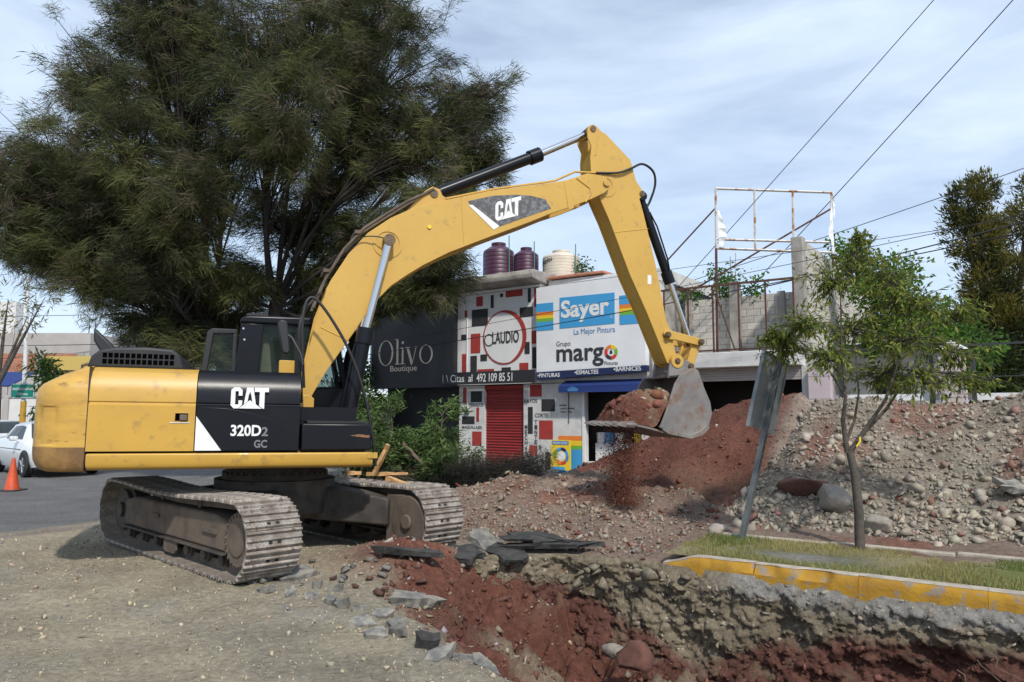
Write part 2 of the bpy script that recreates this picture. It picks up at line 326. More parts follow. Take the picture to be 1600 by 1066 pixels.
Nd = Nn+wallm*(.14*fbm(S*2.1, Z*2.5, 4, 51)+.07*fbm(S*8, Z*8, 3, 52))-wallm*.06
col = np.broadcast_to(GRAVEL, S.shape+(3,)).copy()
def lay(c, m): 
    global col
    m = np.clip(m, 0, 1)[..., None]; col = col*(1-m)+np.asarray(c)*m
e = .5*fbm(S*.9, Nn*.9, 4, 61)
lay(ASPH, sst(-12.4, -13.1, S+e*.6) if False else 1-sst(-13.2, -12.7, S+e*.5)); lay((.25, .20, .18), np.exp(-((S+12.5+e*.4)/.28)**2)*.8)
lay((.24, .215, .18), sst(.15, .5, fbm(S*.55, Nn*.8, 3, 62))*.35*sst(-12.5, -11, S))
lay((.36, .33, .28), sst(.2, .6, fbm(S*1.3, Nn*1.3, 4, 63))*.5*sst(-12.5, -11, S))
lay(ASPH*1.25, sst(11.5, 13.5, Nn)*(1-sst(-10.5, -9, S)))
lay(PINK, sst(7.9, 8.6, Nn+e*.8)*sst(-9.8, -8.6, S+e)*(1-sst(18, 19, Nn)))
lay(RED*1.25, sst(.0, .45, fbm(S*.8+3, Nn*.8, 4, 64))*sst(9.0, 10.2, Nn)*sst(-9.5, -8, S)*.75)
redm = sst(.08, .4, PIT+.35*fbm(S*1.2, Nn*1.2, 4, 65)*PIT)
lay(RED, redm); lay(RED*1.2, np.exp(-(((S+6.2)/.9)**2+((Nn-6.8)/.75)**2))*1.3)
lay(TAN, redm*sst(.05, .45, fbm(S*.9+7, Nn*.9, 4, 66))*.75)
upper = sst(-.78, -.42, Z+.25*fbm(S*1.0, Nn, 3, 67)-.22*sst(-4.4, -3.4, S)*(1-sst(-3.2, -1.8, S)))*sst(7.3, 7.9, Nn)*PIT
lay(TAN*1.05, upper*sst(.1, .5, WL)); lay(GREYS, sst(-.3, -.12, Z+.1*fbm(S*3, Nn, 2, 68))*wallm*sst(-3.3, -2.4, S)*1.0)
P = snw(S, Nd, Z); ni, nj = S.shape; I = np.arange(ni*nj).reshape(ni, nj)
F = np.stack([I[:-1, :-1], I[1:, :-1], I[1:, 1:], I[:-1, 1:]], -1).reshape(-1, 4)
ground = link('ground', np_mesh('ground', P.reshape(-1, 3), F, M['soil'], col.reshape(-1, 3), True)); tag(ground, kind='structure')
# cut face of the pit below the kerb
wp = np.array([(4.2, 8.45), (-3.9, 8.45), (-4.4, 8.44), (-4.9, 8.34), (-5.3, 8.13), (-5.62, 7.84), (-5.88, 7.5), (-6.08, 7.1), (-6.2, 6.7)]); ac = np.concatenate([[0], np.cumsum(np.linalg.norm(np.diff(wp, axis=0), axis=1))]); wa = np.arange(0, ac[-1], .022)
wps = np.interp(wa, ac, wp[:, 0]); wpn = np.interp(wa, ac, wp[:, 1]); kk = np.ones(25)/25; wps[13:-13] = np.convolve(wps, kk, 'same')[13:-13]; wpn[13:-13] = np.convolve(wpn, kk, 'same')[13:-13]
ts = np.gradient(wps); tn = np.gradient(wpn); tl = np.hypot(ts, tn); ts /= tl; tn /= tl
wv = np.linspace(0, 1, 84); WA, WVv = np.meshgrid(4.2-wa, wv, indexing='ij'); WS = np.repeat(wps[:, None], 84, 1); WN0 = np.repeat(wpn[:, None], 84, 1); NS_ = np.repeat(-tn[:, None], 84, 1); NN_ = np.repeat(ts[:, None], 84, 1)
wh = np.interp(WA, [-7.1, -6.6, -6.1, -5.6, -5.0, -4.4, -3.6], [1.15, 1.25, 1.35, 1.4, 1.5, 1.6, 1.75]); WZ = .015+.01*(WS < -3.7)-WVv*wh
rid = 1-np.abs(fbm(WA*.9+2, WZ*1.3, 4, 101))*1.6
dsp = .17*(rid-.5)+.11*fbm(WA*2.6, WZ*3.4, 4, 102)+.085*fbm(WA*8, WZ*10, 3, 103, .65)+.07*np.abs(fbm(WA*19, WZ*23, 2, 104))
dsp = dsp*sst(0, .12, WVv+.05*(WS < -3.7))+.13*np.exp(-((WVv-.05)/.06)**2)*np.clip(fbm(WA*1.7, WA*0+.5, 3, 105), -.3, 1)*(WS < -2.6)
out = .08*WVv+.45*WVv**2.2+dsp; WN = WN0+NN_*out; WS = WS+NS_*out
WZ = WZ+.035*fbm(WA*7, WVv*11, 3, 106)*sst(.02, .1, WVv)
lim = np.interp(WS, [-6.2, -5.4, -4.4, -3.2, -2.5, -1.6, 0, 4], [-.12, -.3, -.62, -.90, -.62, -.42, -.36, -.36])+.22*fbm(WS*1.2, WZ*1.2, 3, 107)
wc = mixc(np.broadcast_to(np.array((.15, .068, .052)), WS.shape+(3,)), TAN*1.02, sst(-.08, .10, WZ-lim)); wc = mixc(wc, RED*1.1, (1-sst(-.1, .05, WZ-lim))*sst(.0, .5, fbm(WS*.9, WZ*1.1, 3, 108))*.8)
wc = mixc(wc, (.30, .285, .26), sst(-.30, -.14, WZ+.12*fbm(WS*2.2, WZ*2, 3, 109))*sst(-3.3, -2.6, WS)); wc = mixc(wc, TAN*.7, sst(.1, .5, fbm(WS*4, WZ*5, 3, 110))*.5)
I = np.arange(WS.size).reshape(WS.shape); F = np.stack([I[:-1, 1:], I[1:, 1:], I[1:, :-1], I[:-1, :-1]], -1).reshape(-1, 4)
tag(link('pit_wall', np_mesh('pit_wall', snw(WS, WN, WZ).reshape(-1, 3), F, M['soil'], wc.reshape(-1, 3), True)), kind='structure')
def gzw(x, y): v = Vector((x, y, 0)); return float(gz([v.dot(U)], [v.dot(NN)])[0])
def gz(s, n): return ground_z(np.asarray(s, float), np.asarray(n, float))[0]

# ------------------------------------------------------------------ rocks
def ico(sub):
    bm = bmesh.new(); bmesh.ops.create_icosphere(bm, subdivisions=sub, radius=1)
    v = np.array([x.co[:] for x in bm.verts]); f = np.array([[q.index for q in p.verts] for p in bm.faces]); bm.free(); return v, f
def hull(k, r, pw=.5):
    bm = bmesh.new()
    q = r.normal(size=(k, 3)); q = np.sign(q)*np.abs(q/np.linalg.norm(q, axis=1)[:, None])**pw; q /= np.linalg.norm(q, axis=1)[:, None]**.6
    q *= np.array([r.uniform(.85, 1.35), r.uniform(.65, 1.05), r.uniform(.45, .8)])*r.uniform(.75, 1.1, (k, 1))
    for c in q: bm.verts.new(c)
    g = bmesh.ops.convex_hull(bm, input=bm.verts); bmesh.ops.delete(bm, geom=[e for e in g['geom_interior'] if isinstance(e, bmesh.types.BMVert)], context='VERTS')
    bmesh.ops.triangulate(bm, faces=bm.faces); bm.verts.index_update(); v = np.array([x.co[:] for x in bm.verts]); f = np.array([[w.index for w in p.verts] for p in bm.faces]); bm.free(); return v, f
IC2 = ico(2); IC3 = ico(3)
def rock_shape(base, r, flat=.75):
    v, f = base; v = v.copy()
    for k in range(7):                                  # plane cuts give broken facets
        d = r.normal(size=3); d /= np.linalg.norm(d); h = r.uniform(.45, .85); t = v@d; v = v-np.outer(np.maximum(t-h, 0), d)
    v = v*(1+r.normal(size=(len(v), 1))*.05)*np.array([r.uniform(.8, 1.3), r.uniform(.7, 1.1), flat*r.uniform(.75, 1.1)]); return v, f
SH1 = [hull(7, RNG, .9) for _ in range(24)]; SH2 = [hull(9, RNG, .85) for _ in range(8)]
def rotm(n, r):
    q = r.normal(size=(n, 4)); q /= np.linalg.norm(q, axis=1)[:, None]; w, x, y, z = q.T
    return np.stack([np.stack([1-2*(y*y+z*z), 2*(x*y-z*w), 2*(x*z+y*w)], -1), np.stack([2*(x*y+z*w), 1-2*(x*x+z*z), 2*(y*z-x*w)], -1), np.stack([2*(x*z-y*w), 2*(y*z+x*w), 1-2*(x*x+y*y)], -1)], 1)
def pebbles(name, P, size, C, r=RNG):
    V = []; Fs = []; Cs = []; off = 0; k = len(SH1); idx = np.arange(len(P)) % k; R = rotm(len(P), r)
    for i in range(k):
        m = idx == i; v, f = SH1[i]; n = m.sum()
        if n == 0: continue
        w = np.einsum('nij,vj->nvi', R[m], v)*size[m][:, None, None]+P[m][:, None, :]
        V.append(w.reshape(-1, 3)); Fs.append((f[None]+(np.arange(n)*len(v))[:, None, None]+off).reshape(-1, 3)); off += n*len(v)
        Cs.append(np.repeat(C[m], len(v), 0))
    return link(name, np_mesh(name, np.concatenate(V), np.concatenate(Fs), M['stone'], np.concatenate(Cs)))
def cvar(base, n, v=.25, tint=.06): return np.clip(np.asarray(base)[None]*(1+RNG.uniform(-v, v, (n, 1)))+RNG.normal(size=(n, 3))*tint*np.asarray(base)[None], .01, 1)
ROCKM = {k: [ (lambda me: me)(np_mesh('rock', v*1.0, f, M[k])) for v, f in SH2] for k in ('rock_grey', 'rock_red', 'rock_pale', 'rock_tan', 'asphalt')}
rock_n = [0]
BSH = [rock_shape(IC3, np.random.default_rng(60+i), .85) for i in range(5)]
BOULD = {k: [np_mesh('boulder', v, f, M[k]) for v, f in BSH] for k in ('rock_grey', 'rock_red', 'rock_pale')}
def rock(name, p, size, kind, label, cat, group=None, rz=None, scale=(1, 1, 1), tilt=.3):
    rock_n[0] += 1
    o = link(name, BOULD[kind][rock_n[0] % 5] if name == 'boulder' else ROCKM[kind][rock_n[0] % 8]); o.location = p; o.scale = tuple(size*q for q in scale)
    o.rotation_euler = (random.uniform(-tilt, tilt), random.uniform(-tilt, tilt), random.uniform(0, 6.28) if rz is None else rz)
    return tag(o, label, cat, group)

# fine stones lying on the gravel, in the pit and on the apron
n = 26000; ss = RNG.uniform(-12.6, 0, n); nn = RNG.uniform(1.2, 8, n); z, pit, _, _ = ground_z(ss, nn); k = (pit < .06)
sz = np.clip(RNG.lognormal(-4.95, .55, n), .003, .04); c = cvar((.34, .285, .205), n, .3, .03)*1.12; c[RNG.random(n) < .08] = (.2, .21, .22)
sz[:500] = RNG.uniform(.018, .05, 500); o = pebbles('gravel', snw(ss, nn, z+sz*.2)[k], sz[k], c[k]); tag(o, 'loose beige gravel strewn over the compacted ground beside the tracks', 'gravel', kind='stuff')
n = 11000; ss = RNG.uniform(-6.8, 1.5, n); nn = RNG.uniform(4.3, 8.5, n); z, pit, al, wl = ground_z(ss, nn); k = (pit > .1) & (nn < 7.95)
sz = np.clip(RNG.lognormal(-4.4, .8, n), .006, .075); c = cvar((.135, .06, .044), n, .3); q = RNG.random(n); c[q < .2] = cvar(TAN, n)[q < .2]; c[q > .93] = cvar((.3, .27, .24), n)[q > .93]
o = pebbles('soil_clods', snw(ss, nn, z+sz*.25)[k], sz[k], c[k]); tag(o, 'crumbled red soil clods covering the floor of the pit', 'soil', kind='stuff')
n = 15000; ss = RNG.uniform(-9.8, -3.0, n); nn = RNG.uniform(8.35, 13, n); z, pit, al, wl = ground_z(ss, nn); k = (pit < .3) & ~((ss > -3.95) & (nn < 10.8)) & (nn > 8.4-.0*ss)
sz = np.clip(RNG.lognormal(-4.45, .75, n), .006, .10); c = cvar((.29, .23, .18), n, .22, .03); q = RNG.random(n); c[q < .22] = cvar(RED*1.3, n)[q < .22]
o = pebbles('pink_rubble', snw(ss, nn, z+sz*.3)[k], sz[k], c[k]); tag(o, 'pinkish stone rubble spread in front of the red soil heap', 'rubble', kind='stuff')

n = 5000; i_ = RNG.integers(0, WS.shape[0]-20, n); j_ = RNG.integers(3, WS.shape[1]-20, n); sz = np.clip(RNG.lognormal(-4.3, .7, n), .006, .07)
c = cvar((.27, .235, .185), n, .3, .03); dk = WZ[i_, j_] < lim[i_, j_]; c[dk] = cvar((.15, .075, .055), n)[dk]
tag(pebbles('wall_stones', snw(WS[i_, j_], WN[i_, j_]+sz*.2, WZ[i_, j_]), sz, c), 'small stones embedded in the cut earth face under the kerb', 'stones', kind='stuff')
rt = thing('tree_roots', 'thin pale roots hanging from the cut earth face at the right', 'roots', tuple(st(-.6, 7.9, -.4)))
for i in range(5):
    r_ = random.Random(i); a = -.9+r_.random()*1.6; z0 = -.25-.35*r_.random(); P = []
    for k in range(9): P.append(st(a+.10*k*r_.uniform(.3, 1), 8.16-.035*k+r_.uniform(-.02, .02), z0-.045*k+r_.uniform(-.03, .03))-Vector(rt.location))
    MB().tube(P, [.005-.0004*k for k in range(9)], 5).build('root', M['bark_cut'], rt)

# ------------------------------------------------------------------ soil heaps between the island and the shops
def red_h(s, n):
    h = np.interp(s, [-11, -9.6, -8.7, -7, -5.6, -4.4, -3.6, -3.0, -2.3], [0, .2, .5, 1.2, 1.85, 2.15, 2.25, 1.5, 0])
    rid = 15+.35*fbm(s*.6, s*0, 2, 71); w = 3.2; d = (n-rid)/w
    prof = np.clip(1-np.abs(d)**1.15, -1, 1)
    g = np.exp(-(((s+7.2)/1.3)**2+((n-13)/1.0)**2))
    return h*prof+.14*fbm(s*1.1, n*1.1, 4, 72)*np.clip(h, 0, 1)+.05*fbm(s*5, n*5, 3, 73)-.45*g
def grey_h(s, n):
    h = np.interp(s, [-4.4, -3.7, -3.2, -2.5, -1.6, -.6, .3, 2, 5, 9, 11], [0, 1.4, 2.02, 2.06, 1.98, 1.95, 2.30, 2.75, 2.8, 2.4, 0])
    rid = 14.5+.3*fbm(s*.6, s*0, 2, 81); d = (n-rid)/3.9
    prof = np.clip(1-np.abs(d)**1.05, -1, 1)
    return h*prof+.13*fbm(s*.9, n*.9, 4, 82)*np.clip(h, 0, 1)+.05*fbm(s*6, n*6, 3, 83)
def heap(name, fn, s0, s1, n0, n1, colf, ds=.055):
    sa = np.arange(s0, s1, ds); na = np.arange(n0, n1, ds); S, Q = np.meshgrid(sa, na, indexing='ij'); Z = np.maximum(fn(S, Q), -.35)
    ni, nj = S.shape; I = np.arange(ni*nj).reshape(ni, nj); F = np.stack([I[:-1, :-1], I[1:, :-1], I[1:, 1:], I[:-1, 1:]], -1).reshape(-1, 4)
    top = Z.reshape(-1)[F].max(1) > -.3; F = F[top]
    return link(name, np_mesh(name, snw(S, Q, Z).reshape(-1, 3), F, M['heap'], colf(S, Q, Z).reshape(-1, 3), True))
def redc(S, Q, Z):
    c = mixc(RED*.92, RED*1.15, sst(-.3, .4, fbm(S*1.2, Q*1.2, 4, 74))); c = mixc(c, RED*.55+.01, sst(.2, .6, fbm(S*.8, Q*.8, 3, 76))*.7)
    c = mixc(c, (.2, .12, .085), np.exp(-((Q-12.2+.3*fbm(S, Q, 2, 77))/.5)**2)*.7); return mixc(c, (.33, .27, .22), sst(-3.9, -3.3, S+.4*fbm(S, Q*.7, 3, 75)))
def greyc(S, Q, Z):
    c = mixc((.34, .295, .235), (.28, .23, .18), sst(-.3, .5, fbm(S*.8, Q*.8, 4, 84))); c = mixc(c, (.27, .14, .105), sst(.2, .55, fbm(S*.7+9, Q*.7, 3, 85))*.8)
    return mixc(c, (.21, .10, .075), np.exp(-(((S+2.85)/.25)**2+((Q-12.9)/.8)**2)))
tag(heap('red_soil_heap', red_h, -11.2, -2.2, 11.2, 18.6, redc), 'tall heap of dark red excavated soil in front of the shops', 'soil heap')
tag(heap('rubble_heap', grey_h, -4.7, 10, 10.3, 18.6, greyc), 'long grey heap of stones and earth behind the grass island', 'rubble heap')
n = 19000; ss = RNG.uniform(-4.2, 3, n); nn = 10.6+4.6*RNG.random(n)**1.25; z = grey_h(ss, nn); k = z > np.maximum(red_h(ss, nn), -.05)
low = np.clip((12.6-nn)/2, 0, 1); sz = np.clip(RNG.lognormal(-4.15, .75, n)*(1+.5*low), .007, .15); c = cvar((.315, .275, .22), n, .20, .02); q = RNG.random(n); c[q < .08] = cvar((.25, .14, .11), n)[q < .08]
o = pebbles('heap_stones', snw(ss, nn, np.maximum(z, 0)+sz*.25)[k], sz[k], c[k]); tag(o, 'countless small grey stones covering the rubble heap', 'stones', kind='stuff')
n = 4200; ss = RNG.uniform(-10, -3.3, n); nn = RNG.uniform(11.8, 15.4, n); z = red_h(ss, nn); k = z > .05
sz = np.clip(RNG.lognormal(-4.5, .75, n), .006, .12); c = cvar(RED*1.0, n, .35); q = RNG.random(n); c[q < .07] = cvar((.34, .3, .26), n)[q < .07]
o = pebbles('red_clods', snw(ss, nn, z+sz*.2)[k], sz[k], c[k]); tag(o, 'red clods and crumbs lying on the red soil heap', 'soil', kind='stuff')
for i in range(150):
    s_ = random.uniform(-3.4, .9); n_ = 10.95+random.random()**1.6*3.2; z_ = float(grey_h(np.array([s_]), np.array([n_]))[0]); w = max(0, 12.4-n_)
    rock('stone', st(s_, n_, max(z_, 0)+.02), random.uniform(.03, .07)+.03*w*random.random()**3, random.choice(['rock_grey', 'rock_grey', 'rock_pale', 'rock_grey', 'rock_pale', 'rock_grey', 'rock_red']), 'loose angular stone lying on the grey rubble heap', 'stone', 'stones on the grey rubble heap')
for i in range(90):
    s_ = random.uniform(-9.3, -4.1); n_ = random.uniform(8.6, 12); z_ = float(gz([s_], [n_])[0])
    rock('stone', st(s_, n_, z_+.02), random.uniform(.035, .085), random.choice(['rock_pale', 'rock_grey', 'rock_grey', 'rock_red']), 'loose stone on the pinkish rubble before the red heap', 'stone', 'stones on the pinkish rubble')
for i in range(45):
    s_ = random.uniform(-6, -1.5); n_ = random.uniform(5.2, 7.8); z_, p_, _, _ = ground_z(np.array([s_]), np.array([n_]))
    rock('soil_lump', st(s_, n_, float(z_[0])+.03), random.uniform(.04, .10), 'rock_red', 'lump of red soil fallen on the pit floor', 'soil lump', 'red soil lumps in the pit')
rock('boulder', st(-2.36, 11.40, .60), .27, 'rock_grey', 'large rounded grey boulder at the foot of the rubble heap', 'boulder', scale=(.95, .9, 1.15), rz=.4)
rock('boulder', st(-2.84, 11.66, .74), .27, 'rock_red', 'large red boulder beside the grey one on the heap', 'boulder', scale=(1.2, .9, .75), rz=.1)
rock('boulder', st(-1.71, 11.10, .34), .19, 'rock_grey', 'mid-sized grey boulder behind the young tree trunk', 'boulder', scale=(1.1, .9, .9))
for i in range(22):
    s_ = random.uniform(-5.0, -2.7); n_ = 8.43-random.uniform(.02, .22); rock('soil_lump', st(s_, n_, -.05-.25*random.random()), random.uniform(.05, .14), 'rock_tan', 'tan earth lump breaking off the pit rim beside the kerb', 'soil lump', 'earth lumps on the pit rim')
for i, (x, y, lab) in enumerate([(-3.5, 6.2, 'crumpled white scrap of plastic on the gravel'), (-5.0, 6.4, 'pale bluish plaster scrap on the gravel at the left')]):
    rock('litter', (x, y, gzw(x, y)+.01), .035, 'rock_pale', lab, 'litter', scale=(1.3, .8, .35))
rock('boulder', st(-3.75, 10.55, .12), .17, 'rock_pale', 'pale stone beside the leaning post base', 'boulder')
rock('boulder', st(-3.5, 7.2, -.72), .24, 'rock_red', 'big round red clod in the pit under the wall', 'soil clod', scale=(1, 1, 1.1))
rock('boulder', st(-3.85, 7.45, -.75), .14, 'rock_grey', 'dark grey stone beside the big red clod in the pit', 'boulder')

# broken asphalt
def slab(p, lx, ly, th, rz, tx, ty, mt, label, group=None, sd=0):
    r = random.Random(sd); n = r.choice([5, 6, 7]) if lx < .3 else 12; pts = []
    for i in range(n):
        a = 2*math.pi*i/n+r.uniform(-.35, .35); k = r.uniform(.6, 1.15); pts.append((lx*k*math.cos(a), ly*k*math.sin(a)))
    v = [(x, y, th/2+r.uniform(-.02, .02)) for x, y in pts]+[(x*r.uniform(.75, 1.05), y*r.uniform(.75, 1.05), -th/2*r.uniform(.6, 1.2)) for x, y in pts]+[(0, 0, th/2+.015), (0, 0, -th/2)]
    f = [(i, (i+1) % n, 2*n) for i in range(n)]+[((i+1) % n+n, i+n, 2*n+1) for i in range(n)]+[(i+n, (i+1) % n+n, (i+1) % n, i) for i in range(n)]
    o = MB().add(v, f).build('asphalt_slab', M[mt]); o.location = p; o.rotation_euler = (tx, ty, rz)
    return tag(o, label, 'asphalt', group)
def pg(x, y): return Vector((x, y, 0))
def gzw(x, y): v = Vector((x, y, 0)); return float(gz([v.dot(U)], [v.dot(NN)])[0])
def sl(x, y, dz, *a, **k): slab((x, y, gzw(x, y)+dz), *a, **k)
slab((.28, 10.02, .17), .50, .36, .045, -.3, .05, .04, 'asphalt_dark', 'black broken asphalt sheet overhanging the pit end, upper of two', sd=1)
slab((.48, 9.92, .09), .68, .38, .055, -.25, -.04, -.04, 'asphalt_dark', 'long tarry asphalt sheet overhanging the pit end, lower of two', sd=2)
slab((-.12, 9.74, .03), .42, .26, .06, -.5, .10, .12, 'asphalt_dark', 'tarry crust plate hanging over the pit end nearest the kerb', sd=61)
slab((-.62, 9.50, .05), .36, .22, .06, -.9, .12, .14, 'asphalt_dark', 'dark crust plate sagging into the pit before the far track', sd=62)
sl(-.35, 10.0, .10, .32, .28, .07, .5, .5, .3, 'asphalt', 'grey asphalt plate tilted against the far track front', sd=3)
sl(-1.0, 7.75, .03, .42, .2, .09, .9, .12, .22, 'asphalt', 'long grey asphalt plate lying down the red slope', sd=4)
sl(-.39, 6.1, .03, .19, .11, .07, .15, .1, .05, 'asphalt', 'small square grey asphalt piece at the pit lip', sd=5)
sl(-.66, 5.92, .05, .13, .1, .12, .6, .3, .1, 'asphalt_dark', 'dark rounded asphalt lump lowest on the gravel edge', sd=6)
sl(-2.42, 8.45, .04, .33, .2, .08, .3, .12, -.1, 'asphalt', 'pale grey asphalt plate just ahead of the near track', sd=7)
sl(-1.25, 8.75, .05, .42, .16, .08, -.1, -.12, .05, 'asphalt_dark', 'curved asphalt plate lying before the far sprocket', sd=8)
for i, (x, y) in enumerate([(-2.75, 8.1), (-2.5, 7.7), (-2.2, 7.55), (-1.95, 7.45), (-1.75, 7.3), (-1.6, 7.15), (-1.4, 7.0), (-1.15, 6.8), (-1.3, 6.55), (-1.0, 6.5), (-.95, 6.25), (-.75, 6.35), (-2.05, 7.95), (-1.8, 7.8), (-2.9, 8.45), (-.55, 5.75), (-1.1, 6.2), (-.2, 5.75)]):
    sl(x, y, .012, random.uniform(.08, .19), random.uniform(.06, .13), .07, random.uniform(0, 3), random.uniform(-.25, .25), random.uniform(-.25, .25), 'asphalt', 'broken grey asphalt chunk along the gravel edge of the pit', group='asphalt chunks on the pit edge', sd=20+i)
slab(st(-.22, 11.98, .84), .30, .22, .08, .2, .35, .1, 'asphalt', 'flat grey slab lying on the rubble heap slope', sd=50)
for i in range(34):
    x = random.uniform(-3.0, -.9); y = 9.25-.5*x*-1*.0+random.uniform(-1.2, .2)+(-x-1.9)*-.35
    rock('soil_lump', (x, y, gzw(x, y)+.03), random.uniform(.03, .10), random.choice(['rock_red', 'rock_pale', 'asphalt', 'asphalt']), 'red and grey lump on the spoil ridge before the tracks', 'soil lump', 'lumps on the spoil ridge')

# ------------------------------------------------------------------ grass island with yellow kerb
isl = thing('traffic_island', None, None); tag(isl, kind='structure'); isl.rotation_euler = (0, 0, ANG)
def far_n(s): return 10.2+.07*(s+3.7)
poly = [(-3.75, 8.62), (9, 8.62), (9, far_n(9)-.06), (-3.6, far_n(-3.6)-.06), (-3.85, 9.9), (-3.95, 9.2)]
nI = 40; V = []; 
ia = np.linspace(-3.75, 9, 130); ja = np.linspace(0, 1, 26); A_, B_ = np.meshgrid(ia, ja, indexing='ij'); NB = 8.62+B_*(far_n(A_)-.05-8.62)
ZB = .12+.03*fbm(A_*1.2, NB*1.2, 3, 91)+.02*np.sin(B_*3.14)
cI = mixc((.30, .26, .14), (.17, .19, .06), sst(-.2, .3, fbm(A_*.8, NB*.9, 3, 92))); cI = mixc(cI, (.27, .25, .23), np.exp(-(((A_+2.25)/.7)**2+((NB-9.15)/.3)**2)))
I = np.arange(A_.size).reshape(A_.shape); F = np.stack([I[:-1, :-1], I[1:, :-1], I[1:, 1:], I[:-1, 1:]], -1).reshape(-1, 4)
link('island_soil', np_mesh('island_soil', np.stack([A_, NB, ZB], -1).reshape(-1, 3), F, M['soil'], cI.reshape(-1, 3), True), isl)
segs = [-3.72, -2.62, -1.55, -.42, .62, 1.7, 2.9, 4.2, 5.6, 7.2, 9]
for i in range(len(segs)-1):
    a, b = segs[i]+.0015, segs[i+1]-.0015; dz = random.uniform(-.004, .004)
    k = MB(); nx = 14; rr = random.Random(i)
    for j in range(nx):
        x0 = a+(b-a)*j/nx; x1 = a+(b-a)*(j+1)/nx
    prof = [(8.44, -.10), (8.45, .09), (8.475, .125), (8.62, .135), (8.62, -.10)]
    kv = []; kf = []; m_ = 26
    for j in range(m_+1):
        x_ = a+(b-a)*j/m_; drop = -.11*float(1-sst(-3.75, -3.25, np.array(x_))); ch = max(0, float(fbm(np.array(x_*3.1), np.array(i*1.7), 3, 120))-.12)*.16; jt = .004*rr.uniform(-1, 1)
        kv += [(x_, 8.435+jt, -.12), (x_, 8.44+jt, .03+dz+drop), (x_, 8.448+jt+ch*.5, .085-ch*.9+dz+drop), (x_, 8.475+ch+jt, .122-ch*.5+dz+drop), (x_, 8.50+ch, .134+dz+drop), (x_, 8.62, .136+dz+drop), (x_, 8.62, -.12)]
    for j in range(m_):
        for k2 in range(7): kf.append((j*7+k2, j*7+(k2+1) % 7, (j+1)*7+(k2+1) % 7, (j+1)*7+k2))
    kf += [tuple(range(6, -1, -1)), tuple(m_*7+k2 for k2 in range(7))]; kf = [q[::-1] for q in kf]
    o = MB().add(kv, kf).build('kerb_stone', M['kerb_yellow'], isl, smooth=35)
    tv_ = []
    for j in range(m_+1):
        x_ = kv[j*7][0]; y_ = kv[j*7+4][1]-.012; z_ = kv[j*7+5][2]; tv_ += [(x_, y_, z_-.004), (x_, y_+.008, z_+.006), (x_, 8.615, z_+.007), (x_, 8.615, z_-.01)]
    MB().add(tv_, [(j*4+k2, j*4+4+k2, j*4+4+k2+1, j*4+k2+1)[::-1] for j in range(m_) for k2 in range(3)]).build('worn_top', M['kerb_top'], o, smooth=35)
for i in range(9):
    a = -3.6+i*1.4; MB().box((a, 0, 0), (a+1.38, .12, .17)).xf(Matrix.Translation((0, far_n(-3.6)-.0, .0))@Matrix.Rotation(.07, 4, 'Z')@Matrix.Translation((0, .25-.0, 0)) if False else Matrix.Translation((0, far_n(a)-.02, -.01))).build('rear_kerb_stone', M['kerb_top'], isl, bevel=.01)
n = 26000; gs = RNG.uniform(-3.75, 5, n); gn = 8.64+RNG.random(n)*(far_n(gs)-8.72); den = vn(gs*1.6, gn*1.9, 95)+.25*vn(gs*6, gn*6, 96); k = (den > .42) & (np.exp(-(((gs+2.25)/.7)**2+((gn-9.15)/.3)**2)) < .5); gs = gs[k]; gn = gn[k]; n = len(gs)
h = RNG.uniform(.02, .055, n)*(1+.6*(vn(gs*1.1, gn*1.1, 97) > .6)); a = RNG.uniform(0, 6.28, n); w = .005; B = snw(gs, gn, .13); dx = np.stack([np.cos(a), np.sin(a), 0*a], -1)*w; ln = RNG.normal(size=(n, 3))*.35; ln[:, 2] = 1
T = B+ln*h[:, None]; V = np.stack([B-dx, B+dx, T], 1).reshape(-1, 3); g = vn(gs*.9, gn*.9, 98)
c = mixc((.36, .32, .13), (.13, .19, .04), sst(.45, .7, g+RNG.normal(size=n)*.1)); c = c*RNG.uniform(.75, 1.25, (n, 1))
o = link('grass', np_mesh('grass', V, np.arange(3*n).reshape(-1, 3), M['leaf'], np.repeat(c, 3, 0))); tag(o, 'short patchy green and straw-coloured grass on the kerbed island', 'grass', kind='stuff')

# ------------------------------------------------------------------ text
def text_mesh(txt, w, h, mt, bold=0, depth=.004, spacing=1.0):
    """flat lettering in the x-z plane facing -y, left-bottom at the origin, w wide and h high"""
    cu = bpy.data.curves.new('lettering', 'FONT'); cu.body = txt; cu.size = 1; cu.offset = bold; cu.extrude = .001; cu.space_character = spacing; cu.resolution_u = 4
    ob = bpy.data.objects.new('lettering', cu); COL.objects.link(ob); dg = bpy.context.evaluated_depsgraph_get()
    me = bpy.data.meshes.new_from_object(ob.evaluated_get(dg)); bpy.data.objects.remove(ob); bpy.data.curves.remove(cu)
    v = np.array([p.co[:] for p in me.vertices]); lo = v.min(0); hi = v.max(0); s = (v-lo)/np.maximum(hi-lo, 1e-6)
    nv = np.stack([s[:, 0]*w, (s[:, 2]-1)*-depth*0+(.5-s[:, 2])*depth, s[:, 1]*h], -1)
    me.vertices.foreach_set('co', nv.astype(np.float32).ravel()); me.materials.clear(); me.materials.append(mt)
    for p in me.polygons: p.material_index = 0
    me.update(); return me
ORG = {}
def sthing(name, label, cat, s0, n0, group=None):
    o = thing(name, label, cat, st(s0, n0), ANG, group); ORG[o.name] = (s0, n0); return o
def sb(mb, name, mt, root, parent=None, **k):
    s0, n0 = ORG[root.name]; return mb.xf(Matrix.Translation((-s0, -n0, 0))).build(name, mt, parent or root, **k)
